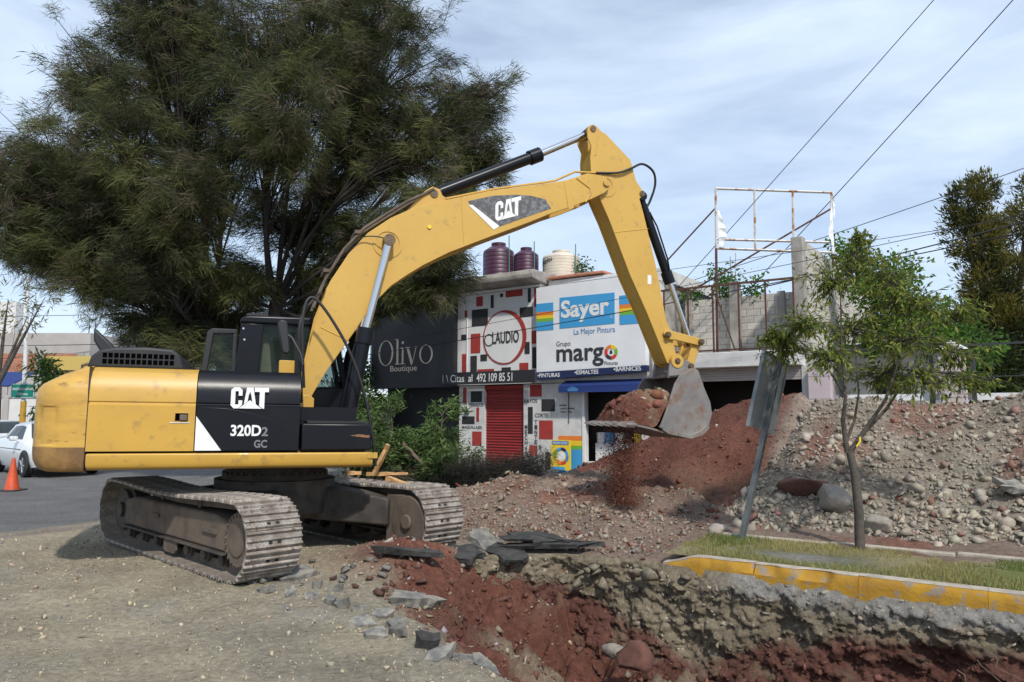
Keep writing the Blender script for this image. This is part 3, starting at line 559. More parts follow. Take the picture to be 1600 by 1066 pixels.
def stext(txt, s, n, z, w, h, mt, root, parent=None, bold=0, name='lettering', rot=0, spacing=1.0):
    s0, n0 = ORG[root.name]; o = link(name, text_mesh(txt, w, h, mt, bold, spacing=spacing), parent or root); o.location = (s-s0, n-n0, z); o.rotation_euler = (0, rot, 0); return o
def ring(c, r0, r1, a0=0, a1=2*math.pi, n=40):
    """flat ring sector polygon in (x,z); radii may be functions of the angle"""
    f0 = r0 if callable(r0) else (lambda a: r0); f1 = r1 if callable(r1) else (lambda a: r1); A = [a0+(a1-a0)*i/n for i in range(n+1)]
    return [(c[0]+f1(a)*math.cos(a), c[1]+f1(a)*math.sin(a)) for a in A], [(c[0]+f0(a)*math.cos(a), c[1]+f0(a)*math.sin(a)) for a in A]
def ringmb(c, r0, r1, y0, y1, a0=0, a1=2*math.pi, n=40, sx=1.0):
    o, i = ring((0, 0), r0, r1, a0, a1, n); m = MB(); o = [(c[0]+x*sx, c[1]+z) for x, z in o]; i = [(c[0]+x*sx, c[1]+z) for x, z in i]
    for k in range(n): m.prism([o[k], o[k+1], i[k+1], i[k]], y0, y1)
    return m

# ------------------------------------------------------------------ the shop building
shop = sthing('shop_building', 'two-storey shop building with concrete roof slab, white patterned wall and red shutter', 'building', -14, 19.5)
lw = MB(); FN = 19.45
for a, b, z0, z1 in [(-15.8, -14.74, -.2, 2.72), (-13.17, -11.0, -.2, 2.72), (-9.1, -8.45, -.2, 3.0)]: lw.box((a, FN, z0), (b, FN+.3, z1))
sb(lw, 'ground_floor_wall', M['white_wall'], shop, split=True)
sb(MB().box((-20, 19.36, 2.745), (-12.46, 19.75, 5.88)), 'upper_wall', M['white_flat'], shop)
sb(MB().box((-12.455, 19.42, 2.745), (-8.45, 19.75, 5.6)), 'upper_wall', M['white_wall'], shop)
sb(MB().box((-20, 20.6, -.2), (-8.5, 27, 5.85)), 'rear_block', M['concrete'], shop)
sb(MB().box((-8.5, 19.75, 2.9), (-8.45, 20.6, 5.6)).box((-20, 19.75, 2.75), (-8.5, 20.6, 2.85)), 'floor_slab', M['concrete'], shop, split=True)
sb(MB().box((-20, 20.3, -.2), (-15.8, 20.6, 2.74)), 'recessed_shopfront', M['sign_black'], shop)
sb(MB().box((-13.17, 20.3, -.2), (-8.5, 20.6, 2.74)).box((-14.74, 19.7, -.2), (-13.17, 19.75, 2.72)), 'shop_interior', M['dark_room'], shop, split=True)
rs = MB().prismx([(18.75, 5.98), (18.72, 6.12), (18.78, 6.26), (27.2, 6.30), (27.2, 5.9), (19.3, 5.9)], -20.3, -12.35)
sb(rs, 'roof_slab', M['concrete'], shop, bevel=.03)
sb(MB().box((-12.3, 19.6, 5.61), (-8.4, 27, 5.98)), 'parapet', M['white_wall'], shop)
sb(MB().prismx([(19.5, 6.02), (19.5, 6.10), (24, 6.2), (24, 6.0)], -12.3, -10.3), 'tile_ridge', M['brick'], shop, bevel=.02)
# roller shutter: corrugated slats
sp = [(FN+.10, 2.71)]; k = 0
for i in range(30):
    z = 2.71-i*.0905; sp += [(FN+.10, z-.01), (FN+.125, z-.03), (FN+.125, z-.065), (FN+.10, z-.088)]
sp += [(FN+.16, -.01), (FN+.16, 2.71)]
sh = sb(MB().prismx(sp, -14.735, -13.175), 'roller_shutter', M['shutter'], shop)
sb(MB().box((-14.73, FN+.03, 2.60), (-13.18, FN+.098, 2.695)), 'shutter_box', M['p_red'], shop, sh)
sb(MB().box((-14.0, FN+.085, .62), (-13.9, FN+.099, .66)), 'handle', M['pin'], shop, sh)
UPB = [('r',-15.01,-14.74,5.36,5.69),('k',-14.41,-14.29,5.26,5.69),('k',-14.03,-13.91,5.59,5.71),('r',-13.8,-13.14,5.56,5.78),('k',-12.93,-12.82,5.33,5.77),('r',-12.69,-12.52,5.16,5.78),('k',-15.2,-14.53,4.7,5.26),('k',-13.25,-12.75,4.87,5.18),('r',-15.51,-15.4,5.03,5.27),('k',-15.65,-15.44,4.26,4.45),('r',-15.24,-14.84,3.8,4.45),('r',-12.79,-12.49,3.99,4.4),('r',-15.61,-15.44,3.17,3.79),('k',-15.25,-14.98,3.17,3.71),('k',-14.83,-14.56,3.52,3.74),('k',-13.06,-12.87,3.68,4.06),('k',-12.77,-12.49,3.21,3.88),('r',-13.26,-12.92,3.17,3.4),('k',-13.96,-13.6,3.17,3.28),('r',-14.95,-14.27,3.17,3.25)]
for c, a, b, z0, z1 in UPB: sb(MB().box((a, 19.348, z0), (b, 19.357, z1)), 'painted_block', M['p_red' if c == 'r' else 'p_black'], shop)
LOWB = [('r',-15.63,-15.49,2.14,2.65),('k',-15.3,-14.83,2.17,2.53),('r',-15.06,-14.95,1.52,1.99),('k',-15.67,-15.14,1.44,1.7),('r',-15.23,-14.84,.73,1.2),('r',-12.93,-12.48,2.32,2.70),('k',-12.49,-12.0,1.86,2.24),('k',-13.0,-12.82,1.16,2.0),('r',-12.58,-12.08,1.0,1.58),('r',-12.95,-12.65,.48,.8),('k',-12.36,-12.19,.08,.61)]
for c, a, b, z0, z1 in LOWB: sb(MB().box((a, FN-.008, z0), (b, FN-.001, z1)), 'painted_block', M['p_red' if c == 'r' else 'p_black'], shop)
for t, s_, z_, w, h in [('PEINADOS', -15.35, 2.02, .58, .11), ('MAQUILLAJES', -15.67, 1.26, .84, .12), ('RAYOS', -13.14, 2.13, .49, .12), ('CORTES', -12.73, 1.67, .51, .13)]: stext(t, s_, FN-.006, z_, w, h, M['charcoal'], shop, bold=.012)
for i, ch in enumerate('TINTES'): stext(ch, -12.75+(.15 if i == 5 else 0), FN-.0095, 1.46-i*.155, .10, .13, M['charcoal'], shop, bold=.015)
for i, ch in enumerate('MECHAS'): stext(ch, -13.12, FN-.0095, 1.30-i*.165, .10, .14, M['charcoal'], shop, bold=.015)
for i, (t, w) in enumerate([('HORARIO', .26), ('LUNES A VIERNES', .52), ('9:00 A 7:00', .40)]): stext(t, -11.84+.02*i, FN-.006, 2.02-i*.1, w, .05, M['charcoal'], shop, bold=.008)
# painted circle emblem with its name
oc = (-13.85, 4.26)
sb(ringmb(oc, lambda a: .86-.012-.12*max(0, math.cos(a-.25))**.8, .885, 19.340, 19.3465, 0, 2*math.pi, 64, .98), 'painted_ring', M['p_red'], shop)
sb(MB().prism([(oc[0]+.835*math.cos(i*.1)*.98, oc[1]+.835*math.sin(i*.1)) for i in range(63)], 19.3475, 19.3555), 'painted_disc', M['white_flat'], shop)
sb(ringmb((-14.47, 4.2), .17, .205, 19.335, 19.34, .5, 5.8, 26, .95), 'lettering', M['charcoal'], shop)
stext('LAUDIO', -14.33, 19.336, 4.06, 1.06, .40, M['charcoal'], shop, bold=.02)
# skirting rainbow
for i, (m_, z0, z1) in enumerate([('orange', .98, 1.12), ('ylw', .83, .979), ('green', .72, .829), ('blue', -.1, .719)]): sb(MB().box((-11.88, FN-.008, z0), (-11.05, FN-.001, z1)), 'painted_band', M[m_], shop)
sb(MB().box((-11.03, FN-.03, -.2), (-10.95, FN+.05, 2.45)), 'door_frame', M['rail_white'], shop)
sb(MB().box((-10.9, 20.0, .0), (-9.3, 20.28, .9)), 'shop_counter', M['white_flat'], shop)
for i in range(7): sb(MB().lathe([(.14, .91), (.15, 1.2), (.155, 1.22), (.0, 1.22)], (-10.75+i*.31, 20.12), 14), 'paint_pail', M[['white_flat', 'blue', 'white_flat', 'charcoal', 'ylw', 'white_flat', 'redp'][i]], shop, smooth=40)
for i in range(4): sb(MB().lathe([(.15, .0), (.17, .34), (.175, .36), (.0, .36)], (-10.78, 19.62+.0*i) if i == 0 else (-10.4+i*.33, 19.75), 14), 'paint_pail', M[['white_flat', 'charcoal', 'blue', 'white_flat'][i]], shop, smooth=40)
sb(MB().tube([(-11.5, FN-.02, 2.7), (-11.5, FN-.02, 1.5)], .012, 6), 'conduit', M['charcoal'], shop)
sb(MB().tube([(-15.38, 19.33, 5.0), (-15.38, 19.33, 3.17)], .02, 6).tube([(-15.42, FN-.03, 2.7), (-15.42, FN-.03, 1.85)], .012, 6), 'conduit', M['rail_white'], shop, split=True)
sb(MB().box((-15.5, FN-.1, 1.76), (-15.38, FN-.001, 1.9)), 'meter_box', M['charcoal'], shop)

sg = sthing('boutique_sign', 'big black signboard with cream serif lettering at the left end', 'sign', -17.7, 19.2)
sb(MB().box((-19.68, 19.12, 2.68), (-15.80, 19.35, 5.74)), 'board', M['sign_black'], sg, bevel=.01)
cr = M['cream']; ny0, ny1 = 19.108, 19.116
def oletter(c, rx, rz): return ringmb(c, lambda a: rz-.022-.075*abs(math.cos(a))**1.5*rz/.45, rz, ny0, ny1, 0, 2*math.pi, 44, rx/rz)
lt = oletter((-18.95, 3.96), .37, .46)
for (a, b, z0, z1) in [(-18.42, -18.33, 3.53, 4.44), (-18.16, -18.08, 3.53, 4.12)]:
    lt.box((a, ny0, z0), (b, ny1, z1)); lt.box((a-.07, ny0+.001, z0), (b+.07, ny1-.001, z0+.028)); lt.box((a-.08, ny0+.001, z1-.03), (b-.01, ny1-.001, z1))
lt.prism([(-18.12+.055*math.cos(i*.5), 4.3+.055*math.sin(i*.5)) for i in range(12)], ny0, ny1)
lt.prism([(-17.95, 4.12), (-17.83, 4.12), (-17.64, 3.62), (-17.50, 4.12), (-17.46, 4.12), (-17.66, 3.50), (-17.72, 3.50)], ny0, ny1); lt.box((-17.99, ny0+.001, 4.10), (-17.77, ny1-.001, 4.125)); lt.box((-17.57, ny0+.001, 4.10), (-17.39, ny1-.001, 4.125))
ol2 = oletter((-17.02, 3.84), .31, .33); lt.add(ol2.v, ol2.f); sb(lt, 'lettering', cr, sg)
stext('Boutique', -18.72, 19.112, 3.22, 1.28, .27, cr, sg, bold=.01)
sg = sthing('phone_band', 'narrow black band with white phone lettering over the red shutter', 'sign', -14.4, 19.2)
sb(MB().box((-16.28, 19.06, 2.75), (-12.50, 19.117, 3.155)), 'board', M['sign_black'], sg, bevel=.006)
stext('Citas  al', -15.86, 19.052, 2.83, .93, .25, M['white_paint'], sg, bold=.004); stext('492 109 85 51', -14.75, 19.052, 2.82, 1.42, .27, M['white_paint'], sg, bold=.004)
sb(MB().box((-16.2, 19.052, 2.82), (-16.185, 19.056, 3.08)).prism([(-16.05, 3.08), (-16.03, 3.08), (-15.96, 2.85), (-15.98, 2.85)], 19.052, 19.056), 'worn_mark', M['white_paint'], sg, split=True)
sg = sthing('paint_sign', 'large white paint-shop signboard with blue panel and rainbow stripes', 'sign', -10.6, 19.2)
sb(MB().prism([(-12.45, 3.06), (-8.78, 3.15), (-8.78, 5.90), (-12.45, 5.70)], 19.10, 19.34), 'board', M['sign_white'], sg, bevel=.008)
sb(MB().prism([(-12.45, 2.83), (-8.78, 2.98), (-8.78, 3.145), (-12.45, 3.055)], 19.09, 19.34), 'navy_band', M['navy'], sg)
sb(MB().prism([(-11.60, 4.37), (-9.73, 4.40), (-9.72, 5.31), (-11.59, 5.32)], 19.090, 19.098), 'blue_panel', M['blue'], sg)
for a, b in [(-12.44, -11.82), (-9.57, -8.80)]:
    for m_, z0, z1 in [('blue', 4.93, 5.20), ('orange', 4.82, 4.93), ('ylw', 4.72, 4.82), ('green', 4.62, 4.72), ('blue', 4.35, 4.62)]: sb(MB().box((a, 19.090, z0+.001), (b, 19.098, z1-.001)), 'stripe', M[m_], sg)
stext('Sayer', -11.54, 19.083, 4.52, 1.64, .70, M['white_paint'], sg, bold=.028); sb(ringmb((-9.83, 4.60), .022, .032, 19.083, 19.087, n=14), 'registered_mark', M['white_paint'], sg)
stext('La Mejor Pintura', -11.1, 19.094, 4.10, 1.38, .22, M['bluetext'], sg)
stext('Grupo', -11.72, 19.094, 3.78, .5, .20, M['charcoal'], sg); stext('marg', -11.72, 19.094, 3.18, 1.62, .56, M['charcoal'], sg, bold=.022)
cols = ['redp', 'orange', 'ylw', 'green', 'blue', 'navy']
for i in range(6): sb(ringmb((-9.86, 3.57), .115, .215, 19.090, 19.097, math.pi/2+i*math.pi/3, math.pi/2+(i+1)*math.pi/3, 8), 'colour_wheel', M[['orange', 'redp', 'charcoal', 'redp', 'green', 'ylw'][i]], sg)
sb(MB().prism([(-9.86, 3.66), (-9.81, 3.57), (-9.82, 3.53), (-9.86, 3.51), (-9.90, 3.53), (-9.91, 3.57)], 19.090, 19.097), 'drop_mark', M['charcoal'], sg)
stext('Pinturas', -10.08, 19.094, 3.20, .43, .11, M['charcoal'], sg)
for t, s_, z_, w in [('\u2022PINTURAS', -12.40, 2.90, .80), ('\u2022ESMALTES', -11.08, 2.955, .80), ('\u2022BARNICES', -9.78, 3.005, .86)]: stext(t, s_, 19.085, z_, w, .125, M['white_paint'], sg, bold=.015)
aw = sthing('shop_awning', 'folded dark blue cloth awning under the paint sign', 'awning', -10.2, 19.2)
sb(MB().prismx([(19.44, 2.80), (19.02, 2.62), (19.0, 2.42), (19.03, 2.42), (19.06, 2.6), (19.44, 2.76)], -11.6, -8.9), 'cloth', M['awning'], aw)
sb(MB().prism([(-11.3, 2.52), (-11.1, 2.60), (-10.9, 2.52), (-10.95, 2.45), (-11.25, 2.45)], 18.993, 18.999), 'emblem', M['bluetext'], aw)
po = sthing('poster_board', 'yellow poster board with a blue ring leaning by the shop door', 'poster', -11.6, 19.2)
sb(MB().box((-11.98, 19.18, .1), (-11.30, 19.21, 1.0)), 'board', M['ylw'], po)
sb(MB().box((-11.94, 19.172, .86), (-11.36, 19.178, .97)), 'heading_band', M['bluetext'], po); stext('MEDIO LITRO', -11.9, 19.168, .88, .5, .06, M['white_paint'], po, bold=.01)
for i, m_ in enumerate(['blue', 'navy', 'blue', 'green', 'ylw', 'orange', 'redp', 'bluetext']): sb(ringmb((-11.62, .52), .17, .26, 19.172, 19.178, i*math.pi/4, (i+1)*math.pi/4, 6), 'colour_ring', M[m_], po)
sb(MB().prism([(-11.62+.14*math.cos(i*.5), .52+.14*math.sin(i*.5)) for i in range(12)], 19.173, 19.178), 'ring_centre', M['sign_white'], po)
sb(MB().box((-11.96, 19.172, .11), (-11.5, 19.178, .2)), 'footer_band', M['blue'], po)
# roof tanks
def tank(s, n, r, z0, h, mt, label, txt=None):
    t = sthing('water_tank', label, 'water tank', s, n)
    pr = [(r*.97, z0)]
    for i in range(7): z = z0+h*(.03+.1*i); pr += [(r, z), (r, z+h*.075), (r*.985, z+h*.085), (r*.985, z+h*.095)]
    pr += [(r, z0+h*.74), (r*.96, z0+h*.80), (r*.6, z0+h*.90), (r*.45, z0+h*.92), (r*.45, z0+h*.985), (r*.42, z0+h), (0.01, z0+h)]
    sb(MB().lathe(pr, (s, n), 32), 'tank_body', M[mt], t, smooth=35); sb(MB().lathe([(r*.47, z0+h*.955), (r*.47, z0+h*1.005), (.01, z0+h*1.01)], (s, n), 24), 'lid', M[mt], t, smooth=35)
    if txt:
        me = text_mesh(txt, r*1.1, r*.34, M['charcoal'], .01); o = link('lettering', me, t); q = np.array([v.co[:] for v in me.vertices]); a = (q[:, 0]-r*1.05)/r; q[:, 2] += .16*(q[:, 0]); q[:, 0] = (r+.004)*np.sin(a); q[:, 1] = q[:, 1]*.3-(r+.004)*np.cos(a)
        me.vertices.foreach_set('co', q.astype(np.float32).ravel()); o.location = (0, 0, z0+h*.42)
    sb(MB().tube([(s+r*1.08, n-.2, z0-.1), (s+r*1.08, n-.2, z0+h*1.12)], .02, 6), 'pipe', M['pipegreen'], t); return t
tank(-15.0, 20.6, .55, 6.31, 1.43, 'purple', 'wider purple plastic water tank at the left on the slab roof')
tank(-14.03, 20.9, .43, 6.31, 1.20, 'purple', 'narrower purple plastic water tank beside the wider one')
tank(-12.92, 21.4, .64, 6.31, 1.04, 'tank', 'squat cream plastic water tank behind the paint sign', 'Rotoplas')

# ------------------------------------------------------------------ terrace house to the right
tb = sthing('terrace_house', 'unfinished grey house with garage, white balcony slab and block terrace wall', 'building', -6.4, 19.5)
sb(MB().box((-8.4, 19.3, -.2), (-7.3, 19.6, 3.0)).box((-4.64, 19.3, -.2), (-4.42, 19.6, 2.99)), 'front_wall', M['white_wall'], tb, split=True)
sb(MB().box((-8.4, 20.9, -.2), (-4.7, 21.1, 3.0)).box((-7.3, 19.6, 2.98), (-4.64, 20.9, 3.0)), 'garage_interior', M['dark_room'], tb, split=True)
sb(MB().box((-8.44, 18.9, 3.0), (-4.6, 21.2, 3.40)), 'balcony_slab', M['white_wall'], tb, bevel=.02)
gr = MB()
for i in range(5): gr.box((-7.3, 19.32, 2.66+i*.066), (-4.66, 19.40, 2.72+i*.066))
sb(gr, 'rolled_garage_door', M['far_grey'], tb)
sb(MB().box((-5.75, 20.5, .0), (-5.1, 20.55, 2.2)), 'inner_door', M['rust'], tb); sb(MB().box((-5.6, 20.48, 1.4), (-5.3, 20.497, 2.0)), 'inner_pane', M['far_white'], tb)
# block wall: each block on its own
bw = sb(MB().box((-8.4, 21.0, 3.4), (-4.75, 21.12, 5.16)), 'block_wall', M['mortar'], tb)
bmesh_block = MB().box((0, 0, 0), (.385, .03, .185)).mesh('block', M['block'])
for r in range(9):
    for c in range(10):
        s_ = -8.38+c*.4+(.2 if r % 2 else 0)-.1
        if s_ < -8.4 or s_ > -5.15: continue
        o = link('block', bmesh_block, bw); o.location = (s_-ORG[tb.name][0], 20.975-ORG[tb.name][1]+random.uniform(-.006, .006), 3.405+r*.195)
for s_ in (-8.3, -6.95, -5.6): sb(MB().box((s_, 20.90, 3.4), (s_+.2, 21.0, 5.2)), 'concrete_post', M['concrete'], tb)
sb(MB().box((-6.85, 20.6, 3.4), (-6.6, 20.86, 5.55)).tube([(-6.8, 20.7, 5.5), (-6.82, 20.7, 6.3)], .01, 5).tube([(-6.7, 20.75, 5.5), (-6.68, 20.75, 6.4)], .01, 5), 'column_stub', M['concrete'], tb)
# party wall running back from the street
pw = sthing('party_wall', 'high grey and white block wall running back beside the terrace', 'wall', -4.6, 22)
sb(MB().box((-4.70, 19.35, 3.4), (-4.52, 30, 6.22)).box((-4.70, 19.6, -.2), (-4.52, 30, 3.4)), 'wall_core', M['mortar'], pw, split=True)
sb(MB().box((-4.76, 19.2, 3.41), (-4.47, 19.5, 6.28)), 'end_pillar', M['concrete'], pw, bevel=.02)
blk2 = MB().box((0, 0, 0), (.03, .385, .185)).mesh('block', M['block'])
for r in range(14):
    for c in range(24):
        o = link('block', blk2, pw); o.location = (.085, -2.45+c*.4+(.2 if r % 2 else 0), 3.42+r*.2)
# balcony railing
rl = sthing('balcony_railing', 'rusty brown steel railing along the balcony edge', 'railing', -6.4, 18.95)
for i in range(6): sb(MB().box((-8.15+i*.69, 18.93, 3.4), (-8.11+i*.69, 18.97, 5.16)), 'upright', M['rust'], rl)
sb(MB().box((-8.2, 18.925, 5.16), (-4.65, 18.975, 5.21)), 'top_rail', M['rust'], rl); sb(MB().box((-8.2, 18.93, 3.44), (-4.65, 18.97, 3.48)), 'bottom_rail', M['rust'], rl)
sb(MB().tube([(-6.62, 18.95, 4.85), (-6.2, 18.95, 3.48)], .02, 6), 'brace', M['rust'], rl)
# empty billboard frame on the roof
bf = thing('billboard_frame', 'empty rust-stained white billboard frame above the terrace wall', 'billboard frame', (7.2, 19.9, 3.4))
def wb(mb, name, mt, root, parent=None, **k): return mb.xf(Matrix.Translation(-Vector(root.location))).build(name, mt, parent or root, **k)
TL = Vector((5.56, 19.6, 7.91)); TR = Vector((8.94, 20.1, 7.95)); BL = Vector((5.53, 19.6, 6.25)); BR = Vector((8.9, 20.1, 6.24))
for a, b, nm in [(TL, TR, 'top_bar'), (BL, BR, 'bottom_bar'), (TL.lerp(BL, .85), TR.lerp(BR, .83), 'middle_bar'), (TL, BL, 'side_bar'), (TR, BR, 'side_bar'), (TL.lerp(TR, .33), BL.lerp(BR, .33), 'upright'), (TL.lerp(TR, .66), BL.lerp(BR, .66), 'upright')]:
    wb(MB().cyl(a, b, .035, n=4), nm, M['white_rust'], bf)
wb(MB().cyl(BL, (5.5, 19.65, 3.4), .035, n=6).cyl(BR, (8.9, 20.1, 5.9), .035, n=6), 'leg', M['rust'], bf, split=True)
wb(MB().cyl((5.57, 19.62, 7.4), (4.2, 20.4, 5.9), .022, n=6).cyl((8.93, 20.1, 7.5), (5.0, 20.6, 5.2), .028, n=6), 'brace', M['rust'], bf, split=True)
def rag(p, hgt, w, sd):
    r = random.Random(sd); v = []; n = 9
    for i in range(n):
        z = -hgt*i/(n-1); ww = w*(.25+.75*math.sin(i/(n-1)*2.6)**2)*r.uniform(.8, 1.05); y = r.uniform(-.015, .015); v += [(p[0], p[1]+y, p[2]+z), (p[0]+ww, p[1]+y+r.uniform(-.05, .05), p[2]+z)]
    return MB().add(v, [(2*i, 2*i+1, 2*i+3, 2*i+2) for i in range(n-1)])
for p, h_, w_, s_ in [((5.60, 19.58, 7.3), 1.0, .22, 1), ((8.93, 20.05, 7.7), 1.5, -.13, 2), ((8.95, 20.05, 7.9), .7, .07, 3)]: wb(rag(p, h_, w_, s_), 'torn_sheet', M['sign_white'], bf)
# garden wall with pillars further right
gw = sthing('garden_wall', 'low white garden wall with rail to the right of the terrace house', 'wall', -1, 19.4)
sb(MB().box((-3.9, 19.3, -.2), (9, 19.5, 1.95)), 'wall', M['white_wall'], gw); sb(MB().box((-3.9, 19.22, 2.1), (9, 19.30, 2.25)).box((-3.9, 19.24, 1.96), (9, 19.3, 2.0)), 'rail', M['rail_white'], gw, split=True)
for i, (s_, h_) in enumerate([(-4.41, 2.95), (-1.62, 3.22)]):
    p = sthing('gate_pillar', ['pale pink pillar next to the garage', 'pale pink pillar with white pyramid cap behind the young tree'][i], 'pillar', s_+.25, 19.2, 'pink garden pillars')
    sb(MB().box((s_, 18.95, -.2), (s_+.52, 19.22, h_)), 'shaft', M['pink'], p, bevel=.01)
    if i: sb(MB().add([(s_-.08, 18.87, h_), (s_+.6, 18.87, h_), (s_+.6, 19.3, h_), (s_-.08, 19.3, h_), (s_+.26, 19.08, h_+.22)], [(0, 3, 2, 1), (0, 1, 4), (1, 2, 4), (2, 3, 4), (3, 0, 4)]), 'cap', M['white_flat'], p)
    for j in range(5): sb(MB().box((s_-.004, 18.945, .5+j*.55), (s_+.524, 18.9497, .512+j*.55)), 'joint', M['mortar'], p)
for i, s_ in enumerate([-3.74, -1.82, -1.02, .1, 1.2, 2.4]):
    o = sb(MB().box((s_, 19.1, -.2), (s_+.09, 19.2, 3.1)), 'fence_post', M['charcoal'], gw)
sb(MB().box((-3.9, 19.13, 3.3), (9, 19.16, 3.34)).box((-3.9, 19.13, 2.6), (9, 19.15, 2.62)), 'fence_wire_rail', M['charcoal'], gw, split=True)
hs = sthing('pale_house', 'pale house wall behind the young tree and the garden wall', 'house', -2, 24)
sb(MB().box((-4.4, 23.5, -.2), (-1.9, 28, 3.6)), 'wall', M['far_white'], hs); sb(MB().box((-4.5, 23.3, 3.6), (-1.7, 28.2, 3.8)), 'roof_slab', M['concrete'], hs); sb(MB().box((-3.6, 23.46, 1.9), (-2.7, 23.497, 2.9)), 'window', M['carglass'], hs)

# ------------------------------------------------------------------ far left street
def wthing(name, label, cat, x, y, group=None): return thing(name, label, cat, (x, y, 0), 0, group)
fb = wthing('brick_building', 'distant grey concrete building with orange brick infill', 'building', -27.5, 46)
wb(MB().box((-31.5, 45, 0), (-25.9, 52, 6.7)), 'wall', M['far_grey'], fb)
for i, (a, b) in enumerate([(-31.2, -29.0), (-28.7, -26.2)]):
    p = wb(MB().box((a, 44.93, 4.2), (b, 44.997, 5.45)), 'brick_panel', M['mortar'], fb)
    for r in range(8):
        for c in range(int((b-a)/.42)): wb(MB().box((a+.02+c*.42, 44.91, 4.22+r*.152), (a+.42+c*.42-.02, 44.929, 4.36+r*.152)), 'brick', M['brick'], fb, p)
wb(MB().tube([(-26.6, 46, 6.7), (-26.6, 46, 7.4)], .03, 5).tube([(-26.2, 46, 6.7), (-26.2, 46, 7.5)], .03, 5), 'rebar', M['rust'], fb, split=True)
fw = wthing('white_building', 'tall white building cut by the left edge', 'building', -38, 52)
wb(MB().box((-44, 50, 0), (-34.0, 50.8, 9.4)), 'wall', M['far_white'], fw)
for x in (-34.9, -37.4):
    w_ = wb(MB().box((x, 49.93, 5.8), (x+1.0, 49.997, 7.0)), 'window', M['carglass'], fw); wb(MB().box((x-.08, 49.9, 5.7), (x+1.08, 49.95, 5.797)), 'sill', M['far_grey'], fw, w_)
fy = wthing('yellow_canopy', 'bright yellow flat canopy behind the counterweight', 'canopy', -24, 40)
wb(MB().box((-25.2, 39.5, 4.1), (-20.5, 43, 4.85)), 'fascia', M['far_yellow'], fy); wb(MB().box((-25.6, 40, 0), (-25.3, 40.3, 3.9)).box((-21.6, 40, 0), (-21.3, 40.3, 3.9)), 'column', M['far_grey'], fy, split=True)
wl_ = wthing('street_wall', 'low white panelled street wall behind the parked cars', 'wall', -22, 36)
wb(MB().box((-34, 36, 0), (-12, 36.2, 2.55)), 'wall', M['far_white'], wl_)
for i in range(12): wb(MB().box((-33.8+i*1.8, 35.92, 0), (-33.5+i*1.8, 35.997, 2.65)), 'pier', M['far_grey'], wl_)
wb(MB().box((-34, 35.93, 2.56), (-12, 36.25, 2.68)), 'coping', M['far_grey'], wl_)
bt = wthing('blue_awning', 'small blue tarpaulin awning at the far left', 'awning', -26, 37)
wb(MB().prismx([(36.5, 3.1), (38.5, 3.9), (38.5, 3.95), (36.45, 3.15)], -28.5, -24.9), 'cloth', M['awning'], bt); wb(MB().box((-28.4, 36.5, 0), (-28.3, 36.6, 3.1)).box((-25.1, 36.5, 0), (-25.0, 36.6, 3.1)), 'pole', M['far_grey'], bt, split=True)
pl = wthing('lamp_pole', 'tall white lamp pole with yellow base and green sign', 'lamp pole', -20.5, 31)
wb(MB().cyl((-20.5, 31, 2.3), (-20.65, 31.0, 7.6), .09, .07, 10), 'shaft', M['pole_white'], pl, smooth=40); wb(MB().cyl((-20.5, 31, 0), (-20.5, 31, 2.3), .12, .11, 10), 'base', M['pole_yellow'], pl, smooth=40)
rsn = wthing('road_sign', 'green road name sign with white lettering on the lamp pole', 'sign', -20.45, 30.8)
wb(MB().box((-20.95, 30.83, 2.43), (-19.97, 30.86, 3.03)), 'plate', M['sign_green'], rsn)
wb(MB().box((-20.93, 30.824, 3.0), (-19.99, 30.829, 3.015)).box((-20.93, 30.824, 2.445), (-19.99, 30.829, 2.46)).box((-20.935, 30.824, 2.445), (-20.92, 30.829, 3.015)).box((-20.0, 30.824, 2.445), (-19.985, 30.829, 3.015)), 'border', M['white_paint'], rsn, split=True)
for t, x, z, w, h in [('BOULEVARD DE LOS NI\u00d1OS', -20.88, 2.76, .85, .12), ('1100 mts.', -20.68, 2.55, .46, .1)]:
    o = link('lettering', text_mesh(t, w, h, M['white_paint'], .012), rsn); o.location = (x+20.45, 30.823-30.8, z)
cn = wthing('traffic_cone', 'orange traffic cone standing on the road near the white car', 'traffic cone', -11.72, 17.5)
wb(MB().lathe([(.16, .03), (.15, .06), (.035, .74), (.03, .76), (.01, .765)], (-11.72, 17.5), 20), 'cone', M['cone'], cn, smooth=40); wb(MB().box((-11.95, 17.27, 0), (-11.49, 17.73, .035)), 'base', M['cone_base'], cn, bevel=.01)

